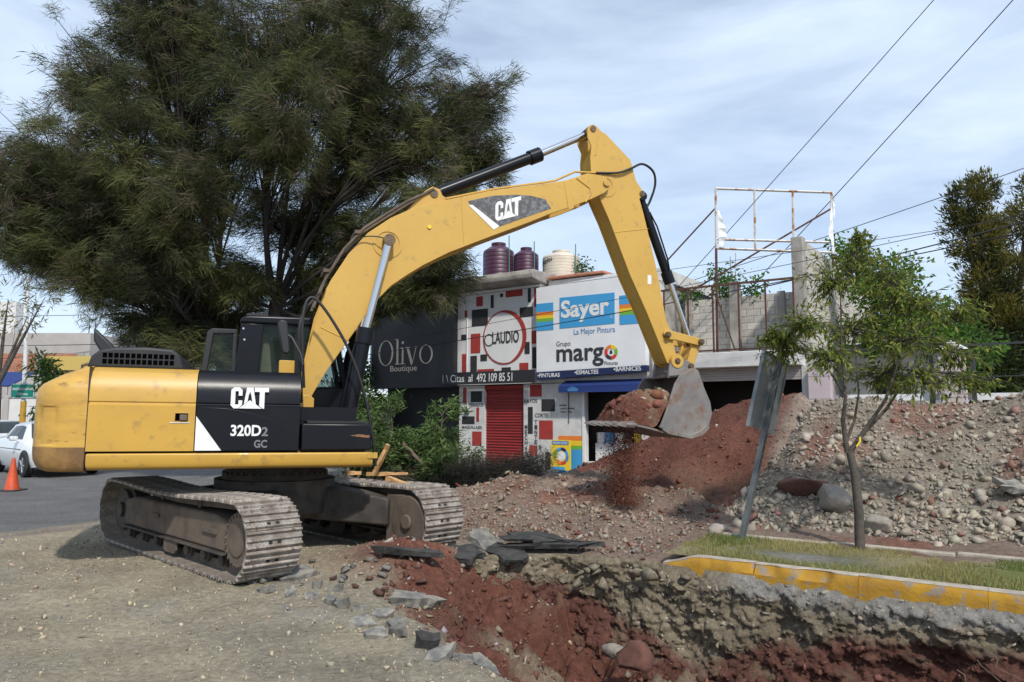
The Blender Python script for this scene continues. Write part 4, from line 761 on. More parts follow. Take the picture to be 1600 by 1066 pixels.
# ------------------------------------------------------------------ cars
def make_car(name, label, x, y, rz, scale=1.0):
    t = thing(name, label, 'car', (x, y, 0), rz, 'white cars parked on the street'); t.scale = (scale,)*3
    # sections along the length (x forward): (x, half width, z of sill, z of shoulder, z of top, half width of top)
    secs = [(-2.2, .60, .45, .80, .86, .50), (-2.1, .78, .32, .90, .98, .62), (-1.7, .86, .24, .95, 1.04, .66), (-1.35, .88, .22, .96, 1.08, .66), (-.75, .89, .22, .96, 1.40, .58), (-.2, .89, .22, .95, 1.46, .57), (.35, .89, .22, .94, 1.42, .57), (1.05, .88, .22, .92, .99, .66), (1.55, .86, .24, .86, .92, .64), (2.0, .80, .30, .74, .80, .58), (2.22, .62, .40, .64, .68, .48)]
    V = []; F = []
    for x_, w, z0, zs, zt, wt in secs: V += [(x_, -w*.92, z0), (x_, -w, z0+.18), (x_, -w, zs-.06), (x_, -w*.95, zs), (x_, -wt, zt-.03), (x_, -wt*.85, zt), (x_, wt*.85, zt), (x_, wt, zt-.03), (x_, w*.95, zs), (x_, w, zs-.06), (x_, w, z0+.18), (x_, w*.92, z0)]
    k = 12
    for i in range(len(secs)-1):
        for j in range(k): F.append((i*k+j, i*k+(j+1) % k, (i+1)*k+(j+1) % k, (i+1)*k+j))
    F += [tuple(range(k))[::-1], tuple((len(secs)-1)*k+j for j in range(k))]
    F = [q[::-1] for q in F]
    body = MB().add(V, F).build('body', M['car'], t, smooth=38)
    for s in (-1, 1):
        def sp(x_, z_, zs, zt, w, wt, e=.012):          # a point on the sloping cabin side
            f = (z_-zs)/(zt-.03-zs); return (x_, s*((w*.95)*(1-f)+wt*f+e), z_)
        fr = [sp(-.62, 1.0, .96, 1.42, .89, .58), sp(.02, 1.0, .95, 1.45, .89, .57), sp(.02, 1.36, .95, 1.45, .89, .57), sp(-.5, 1.33, .96, 1.42, .89, .58)]
        ff = [sp(.08, 1.0, .95, 1.45, .89, .57), sp(.82, .99, .94, 1.20, .89, .60), sp(.42, 1.33, .94, 1.42, .89, .57), sp(.08, 1.36, .95, 1.45, .89, .57)]
        for q in (fr, ff): MB().add(q, [(0, 1, 2, 3) if s < 0 else (3, 2, 1, 0)]).build('side_window', M['carglass'], t)
        mr = MB().box((.62, s*.9, .96), (.82, s*1.08, 1.08)).build('wing_mirror', M['car'], t, bevel=.03)
        MB().prism([(1.75, .58), (2.14, .56), (2.05, .70), (1.7, .76)], s*.70, s*.825).build('headlight', M['lamp'], t, bevel=.015)
        for x_ in (-1.32, 1.33):
            w = MB().cyl((x_, s*.70, .32), (x_, s*.905, .32), .32, n=26).build('wheel', M['tyre'], t, smooth=40, bevel=.03)
            MB().cyl((x_, s*.86, .32), (x_, s*.912, .32), .22, n=20).build('rim', M['rim'], w, smooth=40)
            for a in range(5):
                c_, s_ = math.cos(a*1.2566), math.sin(a*1.2566); MB().cyl((x_, s*.913, .32), (x_+.2*c_, s*.913, .32+.2*s_), .022, n=5).build('spoke', M['lamp'], w)
            ringmb((x_, .32), .335, .40, s*.86, s*.897, -.25, math.pi+.25, 16).build('wheel_arch', M['trim'], t)
        MB().box((-.9, s*.885, .72), (1.0, s*.899, .735)).build('crease', M['trim'], t)
    MB().add([(.46, -.52, 1.405), (1.0, -.64, 1.02), (1.0, .64, 1.02), (.46, .52, 1.405)], [(0, 1, 2, 3)]).xf(Matrix.Translation((.02, 0, .015))).build('windscreen', M['carglass'], t)
    MB().add([(-.80, .52, 1.39), (-1.33, .62, 1.09), (-1.33, -.62, 1.09), (-.80, -.52, 1.39)], [(0, 1, 2, 3)]).xf(Matrix.Translation((-.02, 0, .015))).build('rear_window', M['carglass'], t)
    MB().box((2.1, -.55, .36), (2.235, .55, .52)).build('grille', M['trim'], t, bevel=.02); MB().box((2.05, -.62, .24), (2.2, .62, .33)).build('bumper', M['trim'], t, bevel=.02)
    MB().box((2.232, -.24, .53), (2.245, .24, .63)).build('number_plate', M['white_paint'], t)
    return t
make_car('parked_car', 'white sedan partly hidden behind the excavator counterweight', -14.25, 22.7, math.radians(-42), 1.06)
make_car('parked_car', 'white sedan at the left edge behind the other white car', -19.0, 27.4, math.radians(-47), 1.06)

# ------------------------------------------------------------------ excavator
ex = thing('excavator', 'yellow and black tracked excavator swinging a loaded bucket beside the pit', 'excavator', (-3.29, 10.35, 0))
ex.rotation_euler = (Matrix.Rotation(.34, 3, 'Z')@Matrix.Rotation(.012, 3, 'Y')).to_euler()
def eb(mb, name, mt, parent=None, **k): return mb.build(name, M[mt] if isinstance(mt, str) else mt, parent or ex, **k)
# --- undercarriage, turned against the house
TR_ = Matrix.Rotation(-.755-.34, 4, 'Z')
LEN, HGT, WID, GAU = 4.42, .88, .64, 2.40
rr = HGT/2-.045; xa = LEN/2-HGT/2
per = 4*xa+2*math.pi*rr; NS = 50; pit_ = per/NS
def track_pt(d):
    d %= per
    if d < 2*xa:
        u = d/(2*xa); sag = -.05*math.sin(math.pi*u)**2; return Vector((-xa+d, 0, HGT/2+rr+sag)), math.atan2(-.05*math.pi/(2*xa)*math.sin(2*math.pi*u), 1)*1.0
    d -= 2*xa
    if d < math.pi*rr: a = d/rr; return Vector((xa+rr*math.sin(a), 0, HGT/2+rr*math.cos(a))), -a
    d -= math.pi*rr
    if d < 2*xa: return Vector((xa-d, 0, HGT/2-rr)), -math.pi
    d -= 2*xa; a = d/rr; return Vector((-xa-rr*math.sin(a), 0, HGT/2-rr*math.cos(a))), -math.pi-a
hw_ = WID/2; pp = pit_/2-.004
shoe_prof = [(-pp, 0), (-pp, .018), (-pp+.012, .045), (-pp+.026, .045), (-pp+.036, .02), (-.016, .02), (-.008, .042), (.008, .042), (.016, .02), (pp-.036, .02), (pp-.026, .045), (pp-.012, .045), (pp, .018), (pp+.012, .012), (pp+.012, 0)]
shoe = MB().prism(shoe_prof, -hw_, hw_)
shoe_me = shoe.mesh('track_shoe', M['shoe'])
hole_me = MB().prism([(-.03, .0), (.03, .0), (.03, .0215), (-.03, .0215)], -.028, .028).mesh('mud_hole', M['dark_room'])
for side in (-1, 1):
    tk = bpy.data.objects.new('track', None); COL.objects.link(tk); tk.parent = ex; tk.empty_display_size = .2
    tk.matrix_local = TR_@Matrix.Translation((0, side*GAU/2, 0))
    for i in range(NS):
        p, a = track_pt((i+.5)*pit_); o = link('track_shoe', shoe_me, tk); o.location = p; o.rotation_euler = (0, -a, 0)
        if i % 1 == 0:
            for yy in (-.07, .07):
                pass
    hl = MB()
    for i in range(NS):
        p, a = track_pt((i+.5)*pit_); Rm = Matrix.Translation(p)@Matrix.Rotation(-a, 4, 'Y')
        for yy in (-.05, .05):
            m = MB().prism([(.022, .0), (.062, .0), (.062, .0225), (.022, .0225)], yy-.022, yy+.022).xf(Rm); hl.add(m.v, m.f)
    eb(hl, 'clean_out_holes', 'dark_room', tk)['kind'] = 'stuff'
    ch = MB()
    for i in range(NS):
        p, a = track_pt((i+.5)*pit_); Rm = Matrix.Translation(p)@Matrix.Rotation(-a, 4, 'Y')
        for yy in (-.11, .075):
            m = MB().box((-pp-.01, yy, -.10), (pp+.01, yy+.035, -.002)).xf(Rm); ch.add(m.v, m.f)
    eb(ch, 'chain_links', 'mud_steel', tk)['kind'] = 'stuff'
    ys = side*-1                                          # inner side direction
    eb(MB().prism([(-xa+.22, .27), (-xa+.22, .60), (-xa+.55, .66), (xa-.62, .66), (xa-.25, .60), (xa-.25, .27)], -.20, .20), 'track_frame', 'mud_steel', tk, bevel=.03)
    eb(MB().prism([(-xa+.25, .24), (-xa+.25, .268), (xa-.27, .268), (xa-.27, .24)], -.25, .25), 'frame_skirt', 'grime', tk, bevel=.01)
    for i in range(7):
        x = -xa+.38+i*(2*xa-.8)/6; eb(MB().cyl((x, -.15, .175), (x, .15, .175), .085, n=16).cyl((x, -.19, .175), (x, -.15, .175), .06, n=12).cyl((x, .15, .175), (x, .19, .175), .06, n=12), 'roller', 'grime', tk, smooth=40)
    eb(MB().prism([(-.12, .12), (-.05, .09), (.2, .09), (.26, .14), (.26, .25), (-.12, .25)], -.23, -.2), 'roller_guard', 'mud_steel', tk, bevel=.01); eb(MB().prism([(-.12, .12), (-.05, .09), (.2, .09), (.26, .14), (.26, .25), (-.12, .25)], .2, .23), 'roller_guard', 'mud_steel', tk, bevel=.01)
    eb(MB().cyl((-.5, -.12, .73), (-.5, .12, .73), .06, n=14).cyl((.6, -.12, .73), (.6, .12, .73), .06, n=14), 'carrier_roller', 'grime', tk, smooth=40, split=True)
    # front: toothed sprocket and final drive
    sp_ = eb(MB().cyl((xa, -.21, HGT/2), (xa, .21, HGT/2), .30, n=28), 'final_drive', 'mud_steel', tk, bevel=.02)
    tv = MB()
    for i in range(21):
        a = 2*math.pi*i/21; tv.add(*(lambda m: (m.v, m.f))(MB().prism([(xa+.27*math.cos(a-.1), HGT/2+.27*math.sin(a-.1)), (xa+.355*math.cos(a-.045), HGT/2+.355*math.sin(a-.045)), (xa+.355*math.cos(a+.045), HGT/2+.355*math.sin(a+.045)), (xa+.27*math.cos(a+.1), HGT/2+.27*math.sin(a+.1))], -.03, .03)))
    eb(tv, 'sprocket', 'grime', tk)
    for i in range(22):
        a = 2*math.pi*i/22; eb(MB().cyl((xa+.265*math.cos(a), -.226, HGT/2+.265*math.sin(a)), (xa+.265*math.cos(a), -.205, HGT/2+.265*math.sin(a)), .017, n=6), 'bolt', 'mud_steel', tk)
    eb(MB().cyl((xa, -.226, HGT/2), (xa, -.20, HGT/2), .17, .19, n=24), 'drive_cover', 'mud_steel', tk, smooth=40)
    eb(MB().cyl((xa+.02, ys*.30, HGT/2-.02), (xa+.02, ys*.215, HGT/2-.02), .34, n=30).cyl((xa+.02, ys*.34, HGT/2-.02), (xa+.02, ys*.30, HGT/2-.02), .10, n=18).prism([(xa-.45, .12), (xa-.45, .74), (xa-.05, .77), (xa-.05, .10)], ys*.215, ys*.29), 'motor_guard', 'mud_steel', tk, bevel=.02)
    # rear: idler
    eb(MB().cyl((-xa, -.09, HGT/2), (-xa, .09, HGT/2), .345, n=30).cyl((-xa, -.15, HGT/2), (-xa, .15, HGT/2), .27, n=26).cyl((-xa, -.2, HGT/2), (-xa, .2, HGT/2), .1, n=16), 'idler', 'grime', tk, smooth=40)
    eb(MB().box((xa-.85, -.225, .45), (xa-.5, -.2, .50)).box((-.55, -.225, .47), (-.35, -.2, .52)), 'step', 'mud_steel', tk, split=True)
# car body between the tracks
cb = eb(MB().lathe([(.62, .42), (.78, .50), (.80, .93), (.01, .93)], (0, 0), 32), 'centre_body', 'grime', smooth=35); cb.matrix_local = TR_
arm = MB()
for sx in (-1, 1):
    for sy in (-1, 1):
        v = [Vector((sx*.25, sy*.3, 0)), Vector((sx*1.35, sy*1.0, 0))]; d = (v[1]-v[0]).normalized(); nrm = Vector((-d.y, d.x, 0))
        w = .22
        a0, a1, b0, b1 = v[0]-nrm*w, v[0]+nrm*w, v[1]-nrm*w*.9, v[1]+nrm*w*.9
        arm.add([(a0.x, a0.y, .40), (a1.x, a1.y, .40), (b1.x, b1.y, .34), (b0.x, b0.y, .34), (a0.x, a0.y, .88), (a1.x, a1.y, .88), (b1.x, b1.y, .70), (b0.x, b0.y, .70)], [(0, 3, 2, 1), (4, 5, 6, 7), (0, 1, 5, 4), (1, 2, 6, 5), (2, 3, 7, 6), (3, 0, 4, 7)])
arm.xf(TR_); eb(arm, 'frame_arm', 'grime', bevel=.03, split=True)
sr = eb(MB().lathe([(.70, .931), (.70, 1.0), (.66, 1.0), (.66, 1.12), (.01, 1.12)], (0, 0), 40), 'swing_ring', 'grime', smooth=35)
for i in range(36): a = i*math.pi/18; eb(MB().cyl((.68*math.cos(a), .68*math.sin(a), 1.0), (.68*math.cos(a), .68*math.sin(a), 1.03), .02, n=6), 'ring_bolt', 'mud_steel', sr)

# --- upper structure
eb(MB().box((-2.1, -1.05, 1.13), (1.05, 1.05, 1.36)), 'deck', 'black_matt')
for s in (-1, 1):
    eb(MB().prismx([(s*1.0, 1.15), (s*1.30, 1.145), (s*1.365, 1.17), (s*1.385, 1.22), (s*1.385, 1.335), (s*1.0, 1.335)], -2.10, 1.12), 'side_rail', 'yellow', bevel=.02, seg=3)
def hood(x0, x1, y0, y1, top=2.335):
    return MB().prismx([(-1.375, 1.36), (-1.375, 1.885), (-1.355, 1.90), (-1.352, 1.915), (-1.365, 1.93), (-1.355, 2.06), (-1.32, 2.18), (-1.25, 2.27), (-1.14, 2.32), (-1.0, top), (y1, top), (y1, 1.36)], x0, x1)
rp = eb(hood(-2.105, -.985, 0, -.2), 'rear_side_door', 'yellow', smooth=25)
bp_ = eb(hood(-.975, .205, 0, -.2, 2.332), 'front_side_panel', 'black', smooth=25)
eb(MB().prismx([(-.2, 1.36), (-.2, 2.33), (1.0, 2.33), (1.25, 2.27), (1.35, 2.1), (1.37, 1.9), (1.37, 1.36)], -2.105, -.70), 'engine_bay', 'yellow', smooth=25)
eb(MB().prism([(-.972, 1.362), (.202, 1.362), (.202, 1.60), (.0, 1.69), (-.3, 1.80), (-.62, 1.865), (-.972, 1.88)], -1.387, -1.374), 'lower_panel_step', 'black', bp_, bevel=.006)
eb(MB().prism([(-.972, 1.365), (-.68, 1.365), (-.972, 1.77)], -1.392, -1.3875), 'white_wedge', 'white_paint', bp_)
# lettering
CP = [[(.30, .60), (.30, .86), (.22, 1), (.08, 1), (0, .86), (0, .14), (.08, 0), (.20, 0), (.30, .17), (.30, .38), (.20, .38), (.20, .19), (.115, .19), (.115, .81), (.20, .81), (.20, .60)],
      [(.345, .20), (.415, 1), (.585, 1), (.665, .20), (.565, .335), (.535, .62), (.50, .80), (.465, .62), (.44, .33)], [(.505, .395), (.21, 0), (.83, 0)],
      [(.62, 1), (1, 1), (1, .79), (.89, .79), (.89, 0), (.855, 0), (.755, .125), (.755, .79), (.62, .79)]]
def logo(o, dx, dz, y, name, par, mt='white_paint'):            # o: origin (x,z); dx, dz: vectors of the letter box
    m = MB()
    for q in CP: m.prism([(o[0]+dx[0]*a+dz[0]*b, o[1]+dx[1]*a+dz[1]*b) for a, b in q], y, y+.004)
    return eb(m, name, mt, par)
logo((-.60, 1.865), (.43, .0), (.0, .255), -1.3925, 'maker_lettering', bp_)
for t, x, z, w, h, m_ in [('320D', -.585, 1.535, .345, .135, 'white_paint'), ('2', -.235, 1.535, .075, .11, 'dim_decal'), ('GC', -.315, 1.395, .15, .095, 'dim_decal')]:
    o = link('model_lettering', text_mesh(t, w, h, M[m_], .028), bp_); o.location = (x, -1.391, z)
hd = eb(MB().box((-1.215, -1.380, 1.70), (-1.045, -1.3755, 1.815)), 'latch_recess', 'yellow_dirty', rp)
eb(MB().box((-1.20, -1.384, 1.712), (-1.06, -1.3805, 1.80)), 'latch_pocket', 'hole', rp); eb(MB().box((-1.15, -1.405, 1.715), (-1.065, -1.385, 1.785)), 'latch', 'mud_steel', rp, bevel=.012); eb(MB().box((-1.255, -1.384, 1.685), (-1.035, -1.376, 1.693)), 'latch_lip', 'white_paint', rp)
# counterweight: rounded plan, rounded shoulders, recessed corner panel
def cw_mesh(z_list, mt, nm):
    V = []; F = []; nt = 73; TT = [i/(nt-1) for i in range(nt)]
    def plan(t):
        a = -math.pi/2+math.pi*t; c, s = math.cos(a), math.sin(a); e = 2/3.6
        return (-2.115-.66*abs(c)**e, 1.375*(1 if s > 0 else -1)*abs(s)**e)
    for z, ins in z_list:
        for t in TT:
            x, y = plan(t); k = 1-ins*.6/1.375; d = .012 if (1.43 < z < 1.86 and (.07 < t < .21 or .79 < t < .93)) else 0
            kx = 1-ins/.66*1.25; V.append((-2.115+(x+2.115)*max(kx, .05)+d*.5, y*k-(d if y > 0 else -d), z))
    nz = len(z_list)
    for i in range(nz-1):
        for j in range(nt-1): F.append((i*nt+j, (i+1)*nt+j, (i+1)*nt+j+1, i*nt+j+1))
    F += [tuple(range(nt)), tuple((nz-1)*nt+j for j in range(nt))[::-1]]
    for i in range(nz-1): F.append((i*nt, i*nt+nt-1, (i+1)*nt+nt-1, (i+1)*nt))
    m = MB().add(V, F); me = m.mesh(nm, M[mt], 32); bm = bmesh.new(); bm.from_mesh(me); bmesh.ops.recalc_face_normals(bm, faces=bm.faces); bm.to_mesh(me); bm.free(); return me
link('counterweight', cw_mesh([(1.405, .0), (1.42, .0), (1.44, .0), (1.5, 0), (1.7, 0), (1.85, 0), (1.87, 0), (1.90, .0), (1.98, .002), (2.06, .012), (2.12, .05), (2.18, .13), (2.24, .22), (2.29, .32), (2.325, .40), (2.335, .46)], 'yellow_dirty', 'counterweight'), ex)
link('counterweight_foot', cw_mesh([(1.13, .10), (1.15, .06), (1.19, .03), (1.25, .008), (1.33, 0), (1.404, -.002)], 'cw_bottom', 'counterweight_foot'), ex)
eb(MB().box((-2.118, -1.372, 1.15), (-2.107, 1.372, 2.32)), 'seam', 'black_matt')
eb(MB().tube([(-2.35, -.55, 2.33), (-2.35, -.55, 2.37), (-2.30, -.55, 2.39), (-2.25, -.55, 2.37), (-2.25, -.55, 2.33)], .02, 8), 'lifting_eye', 'mud_steel')
# engine hood with its grille
gh = eb(MB().prism([(-2.24, 2.335), (-2.20, 2.47), (-2.12, 2.545), (-1.95, 2.585), (-1.6, 2.60), (-1.32, 2.585), (-1.23, 2.52), (-1.17, 2.335)], -.90, .75), 'engine_hood', 'hood', bevel=.03, seg=3)
for r in range(2):
    for c in range(13): eb(MB().box((-2.075+c*.0615, -.905, 2.385+r*.075), (-2.075+c*.0615+.046, -.90, 2.385+r*.075+.056)), 'grille_opening', 'hole', gh)
eb(MB().prism([(-2.0, 2.57), (-2.10, 2.69), (-2.29, 2.87), (-2.28, 2.70), (-2.22, 2.60), (-2.17, 2.54), (-2.0, 2.52)], -.38, -.22), 'exhaust_stack', 'black_matt', bevel=.035, seg=3)
eb(MB().prism([(-2.287, 2.85), (-2.279, 2.72), (-2.272, 2.72), (-2.28, 2.84)], -.345, -.255), 'exhaust_mouth', 'dark_room')
# storage box and steps at the front corner
sbx = eb(MB().prism([(.235, 1.36), (1.09, 1.36), (1.10, 1.40), (1.085, 1.66), (1.06, 1.69), (.235, 1.69)], -1.375, -.62), 'storage_box', 'black', bevel=.03, seg=3)
eb(MB().box((.30, -1.32, 1.695), (1.06, -.65, 1.72)), 'tread_plate', 'black_matt', sbx); eb(MB().prism([(.82, 1.545), (.93, 1.56), (1.07, 1.545), (1.06, 1.515), (.9, 1.53)], -1.380, -1.3762), 'scuff', 'scuff', sbx)
eb(MB().box((1.05, -1.40, 1.26), (1.17, -1.30, 1.33)), 'grab_lug', 'yellow')
eb(MB().box((.25, -.60, 1.36), (1.0, -.56, 1.9)).box((.2, -.62, 1.36), (.24, .3, 1.95)), 'boom_tower', 'black', split=True)
for y in (-.45, .40): eb(MB().prism([(.22, 1.36), (.44, 1.36), (.44, 2.02), (.36, 2.07), (.22, 2.05)], y, y+.05), 'boom_bracket', 'yellow', bevel=.01)
eb(MB().cyl((.34, -.475, 1.80), (.34, .47, 1.80), .05, n=16), 'boom_foot_pin', 'pin', smooth=40)
# cab on the far side
cab = eb(MB().prism([(-.62, 1.36), (1.05, 1.36), (1.12, 1.75), (.98, 2.2), (-.62, 2.2)], .35, 1.30), 'cab', 'black', bevel=.03)
for y in (.35, 1.22):
    for q in ([(-.62, 2.2), (-.30, 2.2), (-.24, 3.1), (-.55, 3.1)], [(.90, 2.2), (.98, 2.2), (.80, 3.12), (.70, 3.12)]): eb(MB().prism(q, y, y+.08), 'pillar', 'black', cab, bevel=.012)
    eb(MB().prism([(-.31, 2.2), (.92, 2.2), (.74, 3.1), (-.245, 3.1)], y+.03, y+.045), 'side_window', 'glass', cab)
eb(MB().prism([(-.57, 3.10), (-.56, 3.17), (-.48, 3.215), (.72, 3.235), (.84, 3.17), (.84, 3.10)], .33, 1.32), 'roof', 'black', cab, bevel=.03, seg=3)
eb(MB().prism([(-.50, 3.22), (-.46, 3.25), (-.2, 3.25), (-.18, 3.22)], .36, .60), 'roof_vent', 'black_matt', cab)
eb(MB().box((-.615, .44, 2.25), (-.60, 1.22, 3.08)), 'rear_window', 'glass', cab)
eb(MB().add([(.97, .44, 2.22), (.97, 1.22, 2.22), (.79, 1.22, 3.08), (.79, .44, 3.08)], [(0, 1, 2, 3)]), 'windscreen', 'glass', cab)
eb(MB().prism([(-.25, 2.0), (.2, 2.0), (.2, 2.25), (-.08, 2.25), (-.16, 3.0), (-.30, 3.0)], .6, 1.0), 'seat', 'beige', cab, bevel=.05, seg=3)
eb(MB().box((-.2, 1.16, 2.3), (.62, 1.18, 2.93)), 'sun_blind', 'beige', cab)
for q in [(-.52, .3475, 3.02), (-.50, .3475, 2.86), (-.55, .3475, 2.3)]: eb(MB().cyl((q[0], q[1]-.008, q[2]), (q[0], q[1]+.002, q[2]), .014, n=10), 'bolt', 'chrome', cab)
dr = eb(MB().prism([(-1.16, 2.0), (-1.05, 3.06), (-.98, 3.11), (-.62, 3.11), (-.62, 3.04), (-.96, 3.03), (-1.08, 2.0)], 1.34, 1.39).prism([(-.68, 2.0), (-.68, 3.04), (-.62, 3.04), (-.62, 2.0)], 1.34, 1.39), 'open_door', 'black_matt', bevel=.012)
eb(MB().prism([(-1.08, 2.0), (-.96, 3.03), (-.685, 3.035), (-.685, 2.0)], 1.36, 1.37), 'door_pane', 'glass', dr)
mi = eb(MB().prism([(-.09, 2.98), (-.05, 3.04), (.03, 3.02), (.085, 2.64), (.06, 2.58), (-.015, 2.60)], -.83, -.77), 'mirror', 'black_matt', bevel=.02)
eb(MB().tube([(.03, -.80, 2.85), (.10, -.82, 2.80), (.22, -.86, 2.58), (.25, -.88, 2.45), (.25, -.88, 1.95)], .018, 8), 'mirror_arm', 'black_matt', mi, smooth=50)
eb(MB().box((-.02, .02, 2.2), (.19, .3, 2.56)), 'work_lamp_box', 'yellow', bevel=.01)

# --- boom
BO = [(0.16,1.74),(0.29,2.35),(0.45,3.21),(0.61,3.68),(0.86,4.11),(1.12,4.43),(1.44,4.68),(1.76,4.86),(2.02,4.96),(2.95,5.26),(4.20,5.57),(4.42,5.66),(4.62,5.745),(4.85,5.74),(4.97,5.70),(5.03,5.62),(5.01,5.54),(4.93,5.46),(4.68,5.32),(4.36,5.17),(4.0,5.02),(3.61,4.83),(2.97,4.54),(2.33,4.24),(1.95,4.02),(1.69,3.84),(1.47,3.67),(1.26,3.43),(1.14,3.26),(0.98,2.99),(0.78,2.68),(0.59,2.38),(0.42,2.06),(0.44,1.78),(.38,1.68),(.27,1.66)]
core = [p for p in BO if p[0] < 4.25]
def inset(poly, d):
    n = len(poly); out = []
    for i in range(n):
        a = Vector(poly[i-1]); b = Vector(poly[i]); c = Vector(poly[(i+1) % n]); t = ((b-a).normalized()+(c-b).normalized())
        t = t.normalized() if t.length > 1e-6 else (c-b).normalized(); nrm = Vector((t.y, -t.x)); out.append(tuple(b+nrm*d))
    return out
ins = inset(core, .035)
boom = eb(MB().prism(ins, -.2645, .2645), 'boom', 'yellow_boom', smooth=40)
eb(MB().prism(BO, -.30, -.265).prism(BO, .265, .30), 'side_plate', 'yellow_boom', boom, bevel=.006, split=True)
def ribbon(pts, w, y):                                   # raised weld line on the near plate
    m = MB()
    for a, b in zip(pts[:-1], pts[1:]):
        m.cyl((a[0], y, a[1]), (b[0], y, b[1]), w, n=6)
    return m
eb(ribbon([(.50, 3.02), (.86, 2.86), (.90, 2.82)], .008, -.301).add(*(lambda m: (m.v, m.f))(ribbon([(2.50, 5.11), (2.56, 4.40)], .006, -.301))), 'weld_seam', 'yellow_boom', boom)
eb(ringmb((1.41, 4.30), .17, .22, -.312, -.3005, n=30), 'cylinder_boss', 'yellow_boom', boom)
eb(ringmb((4.95, 5.62), .0, .055, -.335, -.301, n=16), 'stick_pin', 'yellow_boom', boom); eb(MB().prism([(4.20, 5.56), (4.30, 5.56), (4.38, 5.14), (4.28, 5.10)], -.308, -.3005), 'boom_stiffener', 'yellow_boom', boom, bevel=.003, seg=1)
eb(ribbon([(4.42, 5.64), (4.66, 5.50), (4.67, 5.40), (4.58, 5.26)], .014, -.302), 'fork_edge', 'yellow_boom', boom)
eb(MB().cyl((2.02, -.32, 4.60), (2.02, -.30, 4.60), .03, n=10), 'grease_cap', 'ylw', boom)
eb(MB().prism([(2.61, 5.06), (3.01, 5.19), (3.40, 5.25), (3.64, 5.26), (3.88, 5.23), (3.98, 5.09), (3.40, 4.84), (3.05, 4.68), (2.70, 4.93)], -.304, -.3005), 'grey_decal', 'grey_decal', boom)
eb(MB().prism([(2.62, 5.0), (2.68, 5.01), (3.12, 4.72), (3.03, 4.655)], -.3065, -.3043), 'decal_wedge', 'white_paint', boom)
logo((3.05, 4.79), (.42, .145), (.0, .30), -.3085, 'maker_lettering', boom)
for y in (-.10, .07): eb(MB().prism([(1.72, 4.88), (1.98, 5.20), (2.10, 5.29), (2.22, 5.26), (2.26, 5.17), (2.42, 5.09)], y, y+.035), 'cylinder_ear', 'yellow_boom', boom, bevel=.006)
eb(MB().cyl((2.13, -.12, 5.18), (2.13, .12, 5.18), .06, n=14), 'ear_pin', 'pin', boom, smooth=40)
for k, y in enumerate((-.20, -.15, .16, .2)): eb(MB().tube([(.40, y, 3.30), (.56, y, 3.74), (.80, y, 4.18), (1.08, y, 4.52), (1.42, y, 4.78), (1.72, y, 5.0), (1.95, y*.6, 5.14), (2.12, y*.6, 5.25)], .022, 7), 'boom_pipe', 'black_matt' if k % 2 else 'mud_steel', boom, smooth=50)
eb(MB().tube([(2.3, -.17, 5.10), (3.1, -.17, 5.35), (3.9, -.17, 5.545), (4.1, -.17, 5.60), (4.45, -.17, 5.79), (4.8, -.22, 5.80)], .018, 7).tube([(2.3, .15, 5.10), (3.1, .15, 5.35), (4.2, .15, 5.63)], .018, 7), 'boom_pipe', 'yellow_boom', boom, smooth=50)
for x, z in [(1.0, 4.42), (.58, 3.82)]: eb(MB().box((x-.06, -.24, z), (x+.02, .24, z+.05)), 'pipe_clamp', 'mud_steel', boom)
def hose(path, r, nm='hose', par=None, mt='rubber'):
    P = [Vector(p) for p in path]; out = []
    for i in range(len(P)-1):
        p0, p1, p2, p3 = P[max(i-1, 0)], P[i], P[i+1], P[min(i+2, len(P)-1)]
        for k in range(6):
            t = k/6; out.append(.5*((2*p1)+(p2-p0)*t+(2*p0-5*p1+4*p2-p3)*t*t+(3*p1-p0-3*p2+p3)*t**3))
    out.append(P[-1]); return eb(MB().tube(out, r, 8), nm, mt, par, smooth=50)
hose([(.28, -.75, 2.15), (.23, -.75, 2.88), (.26, -.72, 3.27), (.38, -.70, 3.36), (.62, -.72, 3.07), (.88, -.75, 2.61), (1.08, -.76, 2.05), (1.21, -.77, 1.45), (1.25, -.77, 1.12)], .02)
hose([(.24, -.70, 2.15), (.20, -.70, 2.7), (.22, -.66, 3.1), (.40, -.5, 3.4), (.5, -.3, 3.5)], .02)
hose([(1.36, -.44, 4.33), (1.2, -.40, 4.36), (1.0, -.36, 4.32), (.8, -.34, 4.1)], .009)
# boom cylinders
for s in (-1, 1):
    y = s*.42
    c = eb(MB().cyl((.90, y, 1.70), (1.09, y, 2.86), .10, n=20), 'boom_cylinder', 'black', smooth=40)
    eb(MB().cyl((1.085, y, 2.80), (1.12, y, 3.02), .122, n=20), 'gland', 'black', c, smooth=40); eb(MB().cyl((1.12, y, 3.02), (1.39, y, 4.25), .055, n=16), 'rod', 'chrome', c, smooth=40)
    eb(MB().cyl((1.405, y-.075, 4.31), (1.405, y+.075, 4.31), .085, n=18), 'rod_eye', 'pin', c, smooth=40); eb(MB().cyl((.90, y-.08, 1.66), (.90, y+.08, 1.66), .12, n=18), 'base_eye', 'black', c, smooth=40)
    eb(MB().tube([(.80, y-.02, 1.8), (.95, y-.02, 2.7), (1.03, y-.02, 2.95)], .02, 6), 'oil_pipe', 'black', c)
eb(MB().cyl((1.405, -.345, 4.31), (1.405, .345, 4.31), .06, n=16), 'cylinder_pin', 'pin', boom, smooth=40)
eb(MB().box((.55, -.30, 1.36), (1.02, .30, 1.75)), 'cylinder_mount', 'black', bevel=.02)
